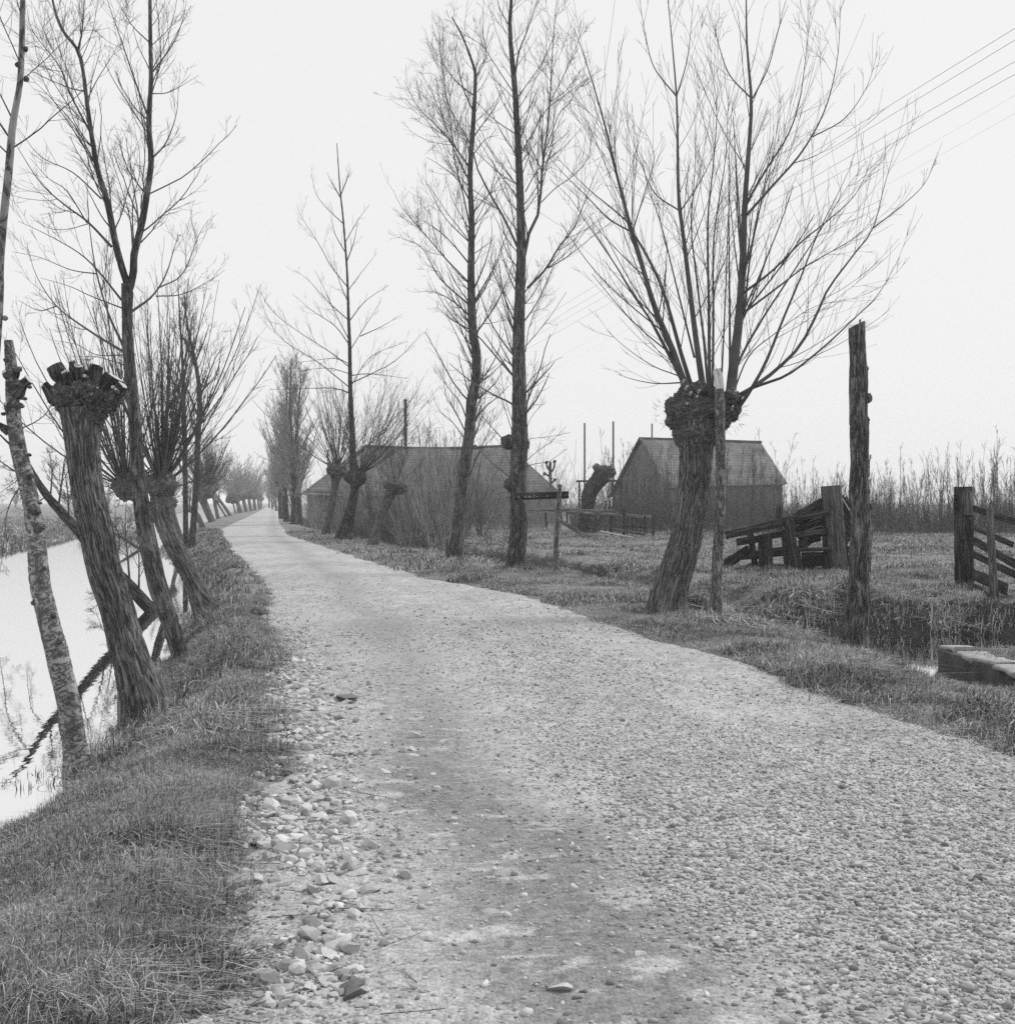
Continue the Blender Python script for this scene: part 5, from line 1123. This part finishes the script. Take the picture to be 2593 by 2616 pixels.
# large shrubs between the leaning stump and the slimmer poplar
shr = [shoot_mesh('shrub', 500 + k, 5.4, 18, .24, 16, .027, .005, 3, .03, 26) for k in range(4)]
for k, (xv, Dd, s_, lab) in enumerate([(742, 58, 1.05, 'tall bush between the leaning stump and the densest bush'), (822, 60, 1.1, 'tall bush behind the fan-shaped bush'), (870, 66, 1.0, 'bush half hidden by the slimmer poplar'), (930, 72, .8, 'bush against the barn between the two tall poplars'), (668, 74, .95, 'bush behind the foot of the cone-shaped poplar'), (838, 42, .98, 'fan-shaped multi-stemmed bush springing beside the slimmer poplar'), (800, 47, .95, 'tall twiggy bush just left of the fan-shaped bush'), (765, 50, 1.0, 'densest tall bush directly below the thick pole'),
                                  (725, 52, .86, 'bush behind the leaning pollard stump'), (690, 62, .85, 'bush filling the gap right of the cone-shaped poplar'), (905, 55, .62, 'low bush between the two tall poplars'),
                                  (585, 74, .55, 'low round bush left of the upright pollard'), (610, 80, .72, 'bush behind the upright pollard'), (645, 70, .6, 'bush between the upright pollard and the cone-shaped poplar')]):
    put(shr[k % 4], 'shrub', lab, 'bush', None, (xv - CX) / F * Dd, Dd, k * 1.3, s_)
sh2 = [shoot_mesh('shrub', 520 + k, 1.5, 7, .4, 8, .009, .0035, 3, .02, 32) for k in range(3)]
for k, (xv, yv, s_, lab) in enumerate([(*CS(75, 1190), 1.0, 'small bare bush at the verge just left of the tallest poplar'), (*CR(430, 1140), 1.5, 'small bush on the verge left of the upright pollard'), (*CR(1230, 1340), .9, 'small straggly bush on the verge below the tall bushes')]):
    Dd = CAMH * F / (yv - HY); put(sh2[k], 'shrub', lab, 'bush', None, (xv - CX) / F * Dd, Dd, k, s_)
o_ = None
a = Acc(); Dd = 33.5; p_ = at(*CR(1705, 1400), Dd); beam(a, p_, at(*CR(1703, 1200), Dd), .10, .09, n=12, seed=4); tag(obj('short_post', a, M['rail'], None, tuple(p_)), 'short pale post at the foot of the slimmer poplar', 'post')
a = Acc(); Dd = 49; p_ = at(*CR(818, 1240), Dd); beam(a, p_, at(*CR(815, 1150), Dd), .05, .05, n=8, seed=4); tag(obj('short_stake', a, M['rail'], None, tuple(p_)), 'thin pale stake at the foot of the cone-shaped poplar', 'stake')
# trees on the far horizon, left and behind the meadow
for k, (xv, D_, H, lab) in enumerate([(162, 260, 7.5, 'small dark distant tree on the horizon between the leaning trunks'), (205, 420, 6, 'faint tree on the horizon right of the small dark one'), (30, 400, 5, 'faint low tree on the horizon at the far left')]):
    dense_tree(lab, xv, 955, D_, 3, H, 40 + k, 0, None, width=.3, tw=.02)
brush('bare bushes on the far bank of the canal between the leaning trunks', 160, 270, 60, 84, 380, 1.7, 9, .006)

# ---------------------------------------------------------------- grass
def blades(name, label, x, y, H, seed, wd=.004, nb=10, spread=.05, droop=1.0, tone=(0.0, 1.0), zoff=0.0, zarr=None, tb=None, mat='grass'):
    """tufts of nb blades at each (x,y); H array of heights"""
    rng = np.random.default_rng(seed); n = len(x); z = (ground(x, y) if zarr is None else zarr) + zoff
    N = n * nb; X = np.repeat(x, nb) + rng.normal(0, spread, N); Y = np.repeat(y, nb) + rng.normal(0, spread, N)
    Z = np.repeat(z, nb) - .01 if zarr is not None else ground(X, Y) - .01 + zoff
    h = np.repeat(H, nb) * rng.uniform(.45, 1.25, N); az = rng.uniform(0, 2 * math.pi, N) ; ln = np.abs(rng.normal(.2, .62, N)) * droop
    dx, dy = np.cos(az), np.sin(az); dx = dx + .25; sx, sy = -np.sin(az + rng.normal(0, .6, N)), np.cos(az)
    w_ = wd * rng.uniform(.6, 1.4, N) * np.clip(np.repeat(H, nb) / .12, .7, 2.2)
    base = np.stack([X, Y, Z], -1); side = np.stack([sx, sy, 0 * sx], -1) * w_[:, None]
    m1 = base + np.stack([dx * h * ln * .28, dy * h * ln * .28, h * .55 / np.sqrt(1 + ln * .3)], -1)
    m2 = base + np.stack([dx * h * ln * .95, dy * h * ln * .95, h * (1.0 - .42 * np.minimum(ln, 1.8)) ], -1)
    v = np.stack([base - side, base + side, m1 + side * .8, m1 - side * .8, m2], 1)
    i = np.arange(N)[:, None] * 5
    tn = rng.uniform(tone[0], tone[1], N) ** 1.3
    if tb is not None: tn = np.clip(tn + np.repeat(tb, nb), 0, 1.2)
    a = Acc(); a.add(v, quads=i + np.array([[0, 1, 2, 3]]), tris=i + np.array([[3, 2, 4]]), tone=np.repeat(tn, 5))
    tag(obj(name, a, M[mat], smooth=False), label, 'grass', kind='stuff')

def sample(x0, x1, y0, y1, dens, seed, keep):
    rng = np.random.default_rng(seed); n = int((x1 - x0) * (y1 - y0) * dens)
    x = rng.uniform(x0, x1, n); y = rng.uniform(y0, y1, n); m_ = keep(x, y); return x[m_], y[m_]
infr = lambda x, y, m_=.25: np.abs(x) < y * .43 + m_
wobL = lambda x, y: rl(y) - .10 + (n2(x, y, 2.2, 3, 61) - .5) * (.35 + .5 * sstep(4, 9, y))
wobR = lambda x, y: rr(y) + (n2(x, y, 2.0, 3, 62) - .5) * .7
leftv = lambda x, y: (x < wobL(x, y) + .06) & (x > wl(y) - .02)
rightv = lambda x, y: (x > wobR(x, y) - .06) & (ground(x, y) > ZD + .05) & ~((x > x0b) & (x < x0b + 3.2) & (y > 10.6) & (y < 14.6))
x0b = 5.15
def hmap(x, y, lo, hi, s1=1.1): return lo + (hi - lo) * sstep(.3, .72, n2(x, y, s1, 3, 90))
tbm = lambda x, y: (n2(x, y, 2.3, 3, 95) - .5) * .95 + (n2(x, y, 7, 2, 96) - .5) * .4
x, y = sample(-3.6, -.6, 2.6, 8, 520, 1, lambda x, y: leftv(x, y) & infr(x, y, .6)); blades('grass', 'short matted grass of the near left verge', x, y, hmap(x, y, .045, .13), 1, .0022, 16, .04, 2.0, (0, 1), tb=tbm(x, y))
x, y = sample(-6, -1.2, 8, 20, 210, 2, lambda x, y: leftv(x, y) & infr(x, y)); blades('grass', 'grass of the left bank under the leaning trunks', x, y, hmap(x, y, .06, .16), 2, .0034, 13, .055, 2.1, (0, 1), tb=tbm(x, y))
x, y = sample(-19, -3, 20, 70, 26, 3, lambda x, y: leftv(x, y)); blades('grass', 'grass strip between canal and road in the distance', x, y, hmap(x, y, .05, .12) * (1 + y / 60), 3, .008, 10, .10, 1.2, (0, 1), tb=tbm(x, y))
x, y = sample(1.5, 9, 6, 16, 230, 4, lambda x, y: rightv(x, y) & infr(x, y, .6) & (x < rr(y) + 4.6)); blades('grass', 'thick grass of the near right verge', x, y, hmap(x, y, .06, .15), 4, .0034, 14, .05, 2.2, (0, 1), tb=tbm(x, y) + .04)
x, y = sample(-5, 11, 14.5, 28, 95, 5, lambda x, y: rightv(x, y) & infr(x, y) & (x > rr(y))); blades('grass', 'rough tufty grass around the willow and the ditch', x, y, hmap(x, y, .04, .16), 5, .005, 13, .08, 2.0, (0, 1), tb=tbm(x, y) + .06)
x, y = sample(-12, 30, 28, 66, 17, 6, lambda x, y: rightv(x, y) & infr(x, y, 2)); blades('grass', 'grass of the meadow and the verge beyond', x, y, hmap(x, y, .04, .13, .5) * 1.3, 6, .012, 10, .16, 1.2, (0, 1), tb=tbm(x, y) + .12)
# long drooping tussocks on the ditch banks and round the trunks
bank = lambda x, y: rightv(x, y) & (dist_poly(x, y, WET) > 1.95) & (dist_poly(x, y, WET) < 3.3) & (n2(x, y, 1.6, 2, 44) > .38)
x, y = sample(2.5, 12, 13.2, 23, 85, 7, lambda x, y: bank(x, y) & (y > 14.9)); blades('tussock_grass', 'long drooping pale tussocks hanging over the ditch bank', x, y, hmap(x, y, .14, .31), 7, .0038, 24, .06, 2.3, (.3, 1.2), tb=tbm(x, y))
lst = [(-3.27, 9.26, .16), (-3.1, 10.9, .16), (-3.85, 14.5, .12), (-4.65, 18.9, .2), (2.3, 17.3, .12), (4.35, 15.2, .2), (8.2, 21.6, .2), (3.0, 16.9, .1), (5.2, 27, .2), (6, 27, .2), (.2, 27.8, .2), (-1.3, 32.8, .2)]
xs_, ys_, hs_ = [], [], []
rng = np.random.default_rng(8)
for (cx_, cy_, h_) in lst:
    for _ in range(46):
        xs_.append(cx_ + rng.normal(0, .26)); ys_.append(cy_ - .05 + rng.normal(0, .22)); hs_.append(h_)
blades('tussock_grass', 'longer grass tufts growing against trunks and posts', np.array(xs_), np.array(ys_), np.array(hs_), 8, .0035, 12, .03, 1.4, (0, 1))
x, y = sample(-3, 6, 3.2, 16, 60, 12, lambda x, y: infr(x, y, .4) & (((x > rl(y) - .05) & (x < rl(y) + .28)) | ((x < rr(y) + .05) & (x > rr(y) - .35))) & (n2(x, y, 2.6, 2, 41) > .5)); blades('grass', 'sparse blades straying on to the road edges', x, y, hmap(x, y, .025, .07), 12, .0022, 7, .03, 2.0, (0, 1), zarr=roadz(x, y))
x, y = sample(x0b + .1, x0b + 2.8, 11, 14.4, 190, 9, lambda x, y: x > 0); blades('grass', 'sparse tufts on the earth of the ditch crossing', x, y, np.full(len(x), .09), 9, .003, 12, .04, 2.0, (.1, 1), zarr=np.full(len(x), -.14))
x, y = sample(-60, -15, 45, 130, 3.2, 10, lambda x, y: (x < fx(y) - .1) & (x > fx(y) - 26) & infr(x, y, 1)); blades('grass', 'dry grass of the field on the far side of the canal', x, y, np.full(len(x), .22), 10, .02, 10, .4, 1.0, (.25, 1.1), tb=tbm(x / 4, y / 4))
x, y = sample(-40, -12, 40, 95, 9, 11, lambda x, y: (x < fx(y) + .15) & (x > fx(y) - .9)); blades('reeds', 'reedy fringe along the far water edge', x, y, np.full(len(x), .35), 11, .014, 10, .15, .7, (.1, .9))

# ---------------------------------------------------------------- gravel
def pebbles(name, label, x, y, r, seed, sub=1, zf=None, sink=.35, facet=False):
    rng = np.random.default_rng(seed); n = len(x); z = roadz(x, y) if zf is None else zf(x, y)
    tmpl = [stone_mesh(sub, s_, .28 if not facet else .1, (1, .8, .62), facet or (sub == 1 and s_ % 2 == 0)) for s_ in range(8)]
    a = Acc(); which = rng.integers(0, 8, n)
    for k in range(8):
        m_ = which == k; c = m_.sum()
        if not c: continue
        v, f = tmpl[k]; th = rng.uniform(0, 6.28, c); ti = rng.normal(0, .25, c); rr_ = r[m_]
        V = v[None] * rr_[:, None, None] * rng.uniform(.75, 1.3, (c, 1, 3))
        X_ = V[..., 0] * np.cos(ti)[:, None] + V[..., 2] * np.sin(ti)[:, None]; Z_ = -V[..., 0] * np.sin(ti)[:, None] + V[..., 2] * np.cos(ti)[:, None]
        Xr = X_ * np.cos(th)[:, None] - V[..., 1] * np.sin(th)[:, None]; Yr = X_ * np.sin(th)[:, None] + V[..., 1] * np.cos(th)[:, None]
        W_ = np.stack([Xr + x[m_][:, None], Yr + y[m_][:, None], Z_ + (z[m_] + rr_ * sink * .6)[:, None]], -1)
        F_ = f[None] + (np.arange(c) * len(v))[:, None, None]
        a.add(W_, tris=F_, tone=np.repeat(np.clip(rng.normal(.5 if not facet else .68, .26, c), 0, 1), len(v)))
    tag(obj(name, a, M['gravel'], smooth=not facet), label, 'gravel', kind='stuff')
def dens(x, y):
    """how stony the road is: rich on the right, rubble on the left edge, bare in the wheel track"""
    u = x - np.interp(y, TRK[:, 0], TRK[:, 1]); e = x - rl(y)
    tk = 1 - .85 * np.exp(-(u / .55) ** 2) * sstep(11, 7, y)
    d = .34 * tk * sstep(.3, .65, n2(x, y, .9, 3, 15)) + .95 * sstep(.25, 1.0, u + (n2(x, y, 1.4, 3, 16) - .5) * 1.0) * sstep(12, 6.5, y) * (.4 + .6 * sstep(.36, .58, n2(x, y, 1.1, 3, 18))) + .45 * sstep(.4, 1.4, u) * sstep(22, 11, y) * sstep(.4, .6, n2(x, y, .5, 2, 17))
    return d + .55 * sstep(.75, .1, e) * sstep(.35, .6, n2(x, y, 1.5, 2, 19)) + .05
inroad = lambda x, y: (x > rl(y) - .12) & (x < rr(y) + .12)
def psamp(y0, y1, dn, seed):
    rng = np.random.default_rng(seed + 1000)
    return sample(-6, 5.5, y0, y1, dn, seed, lambda x, y: inroad(x, y) & infr(x, y, .3) & (rng.random(len(x)) < dens(x, y)))
rng = np.random.default_rng(99)
def thin(x, y, mx_):
    k_ = rng.random(len(x)) < np.interp(y, [3, 5.6, 7.5, 9, 11, 14, 18, 24, 31], [4600, 3400, 2500, 1800, 1100, 650, 320, 120, 0]) / mx_
    return x[k_], y[k_]
lg = lambda y: np.clip(rng.lognormal(-4.95, .45, len(y)) * (1 - .25 * sstep(5, 8, y) + .3 * sstep(9, 14, y)), .0026, .026)
x, y = thin(*psamp(3.2, 5.8, 4600, 20), 4600); pebbles('gravel', 'rounded pebbles strewn over the near right of the road', x, y, lg(y), 20, 1)
x, y = thin(*psamp(5.8, 12, 3400, 21), 3400); pebbles('gravel', 'loose pebbles further up the road', x, y, lg(y), 21, 0)
x, y = thin(*psamp(12, 31, 700, 22), 700); pebbles('gravel', 'coarse grit on the bend of the road', x, y, lg(y), 22, 0)
rng = np.random.default_rng(131); n = 5200; yy = 1 / rng.uniform(1 / 15., 1 / 3.5, n); e_ = np.abs(rng.normal(.06, .30, n)) - .12 ; xx = rl(yy) + e_
k_ = n2(xx, yy, 1.3, 2, 66) > .36; xx, yy = xx[k_], yy[k_]
pebbles('rubble_chips', 'pale angular chips of rubble along the left road edge', xx, yy, np.clip(rng.lognormal(-4.25, .5, len(xx)), .006, .05), 31, 2, facet=True)
# individual broken stones and bricks along the left edge
sm = [stone_mesh(4, 40 + k, .10, (1, .8, .62), True) for k in range(9)]
smesh = {}
def stone(label, xv, yv, wpx, kind, k, group=None, asp=1.0):
    Dd = CAMH * F / (yv - HY); x = (xv - CX) / F * Dd; r = wpx / 2 / F * Dd
    key = (k % 9, kind)
    if key not in smesh:
        a = Acc(); a.add(sm[k % 9][0], tris=sm[k % 9][1]); me = a.mesh('stone', smooth=False); me.materials.append(M[kind]); smesh[key] = me
    o = bpy.data.objects.new('stone', smesh[key]); col.objects.link(o)
    o.location = (x, Dd, max(gz(x, Dd), float(roadz(np.array([x]), np.array([Dd]))[0]) if x > rl(Dd) else -9) + (r * .06 if asp > .3 else -r * .1))
    o.scale = (r, r, r * asp); tl = .1 if asp < .3 else 1; o.rotation_euler = (k * .7 % .3 * tl, k * .9 % .25 * tl, (k * 2.3) % 6.28); tag(o, label, 'stone', group)
for k, (xv, yv, w_, kd, lab) in enumerate([(655, 1325, 58, 'stone_dark', 'dark flat stone on the road edge, topmost of the rubble'), (578, 1330, 34, 'stone_mid', 'rounded grey stone left of the dark flat one'), (575, 1298, 22, 'stone_light', 'small pale stone highest up the left road edge'),
      (605, 1345, 36, 'stone_light', 'pale stone below the rounded grey stone'), (572, 1368, 40, 'stone_light', 'broad pale stone at the grass edge beside the top rubble'), (635, 1362, 26, 'stone_dark', 'small dark stone under the dark flat one'), (648, 1380, 30, 'stone_mid', 'grey stone lowest of the top rubble'),
      (520, 1500, 36, 'stone_mid', 'squarish grey block in the grass edge halfway down the left side'), (556, 1522, 50, 'stone_light', 'pale block right of the squarish one'), (492, 1546, 62, 'stone_light', 'long ragged white stone lying in the grass edge'),
      (612, 1672, 64, 'stone_light', 'largest pale broken block in the lower rubble'), (680, 1658, 46, 'stone_light', 'flat pale stone right of the largest block'), (592, 1692, 52, 'stone_dark', 'dark wedge-shaped stone under the largest block'), (517, 1672, 40, 'stone_mid', 'tilted grey fragment left of the largest block'),
      (456, 1792, 46, 'stone_light', 'pale stone at the tip of the grass near the bottom left'), (482, 1905, 56, 'stone_mid', 'cubic grey stone near the bottom edge beside the grass'), (440, 1900, 44, 'stone_mid', 'flat grey stone touching the grass at the bottom'), (583, 1872, 50, 'stone_light', 'pale flat stone near the bottom of the rubble'),
      (545, 1880, 42, 'stone_dark', 'dark chip left of the pale flat stone near the bottom'), (365, 1907, 20, 'stone_light', 'small round white pebble alone in the grass at the bottom'), (1090, 1800, 18, 'stone_light', 'pale pebble on the dark wheel track'), (800, 1825, 22, 'stone_light', 'rounded pale pebble left of the wheel track'),
      (1208, 1818, 30, 'stone_light', 'flat pale stone pressed into the wheel track'), (1060, 1882, 62, 'stone_light', 'broad pale stone bedded in the track near the bottom edge')]):
    stone(lab, xv, yv, w_ * .85, kd, k, None, .62 if k < 20 else .4)
rng = np.random.default_rng(123)
for k in range(240):
    yv = 948 + 1 / rng.uniform(1 / 985., 1 / 330.); e = float(rl(CAMH * F / (yv - HY))); Dd = CAMH * F / (yv - HY); x = e + abs(rng.normal(.02, .34)) - .08
    stone('small broken stone in the rubble scattered along the left road edge', CX + x / Dd * F, yv, min(rng.lognormal(-3.0, .42), .09) / Dd * F, ['stone_light', 'stone_mid', 'stone_mid', 'stone_light', 'stone_dark'][k % 5], k, 'small stones of the left roadside rubble', rng.uniform(.6, 1))
rng = np.random.default_rng(125)
for k in range(46):
    y_ = 1 / rng.uniform(1 / 9.0, 1 / 3.7); x_ = float(np.interp(y_, TRK[:, 0], TRK[:, 1])) + rng.normal(-.05, .38)
    stone('flat pale stone worn level with the wheel track', CX + x_ / y_ * F, HY + CAMH * F / y_, min(rng.lognormal(-2.9, .4), .11) / y_ * F, ['stone_light', 'stone_mid'][k % 2], k + 3, 'flat stones bedded in the wheel track', .22)
# dry twigs and straws on the rubble
rng = np.random.default_rng(124); n = 90; yy = 1 / rng.uniform(1 / 10., 1 / 3.6, n); xx = rl(yy) + np.abs(rng.normal(0, .35, n)) - .1
az = rng.uniform(0, 3.14, n); P, R = grow(np.stack([xx, yy, roadz(xx, yy) + .015], -1), np.stack([np.cos(az), np.sin(az), rng.normal(0, .03, n)], -1), rng.uniform(.05, .28, n), np.full(n, .0022), 4, 0, .05, .7, rng)
a = Acc(); batch(a, P, R, 4); tag(obj('dead_twigs', a, M['rail']), 'dry twigs and straws littering the stony road edge', 'twigs', kind='stuff')

# ---------------------------------------------------------------- haze
HAZE = 0.0007
a = Acc(); x0, x1, y0, y1, z0, z1 = -1650, 1750, -14, 2050, -2.6, 26
a.add([(x0, y0, z0), (x1, y0, z0), (x1, y1, z0), (x0, y1, z0), (x0, y0, z1), (x1, y0, z1), (x1, y1, z1), (x0, y1, z1)], quads=[(0, 3, 2, 1), (4, 5, 6, 7), (0, 1, 5, 4), (1, 2, 6, 5), (2, 3, 7, 6), (3, 0, 4, 7)])
m = bpy.data.materials.new('haze_air'); m.use_nodes = True; t = m.node_tree; t.nodes.clear()
o = t.nodes.new("ShaderNodeOutputMaterial"); vv = t.nodes.new("ShaderNodeVolumePrincipled"); vv.inputs["Color"].default_value = (.97, .97, .97, 1); vv.inputs["Density"].default_value = HAZE; vv.inputs["Anisotropy"].default_value = .2
t.links.new(vv.outputs[0], o.inputs["Volume"])
if HAZE > 0: tag(obj('haze', a, m, smooth=False), kind='stuff')
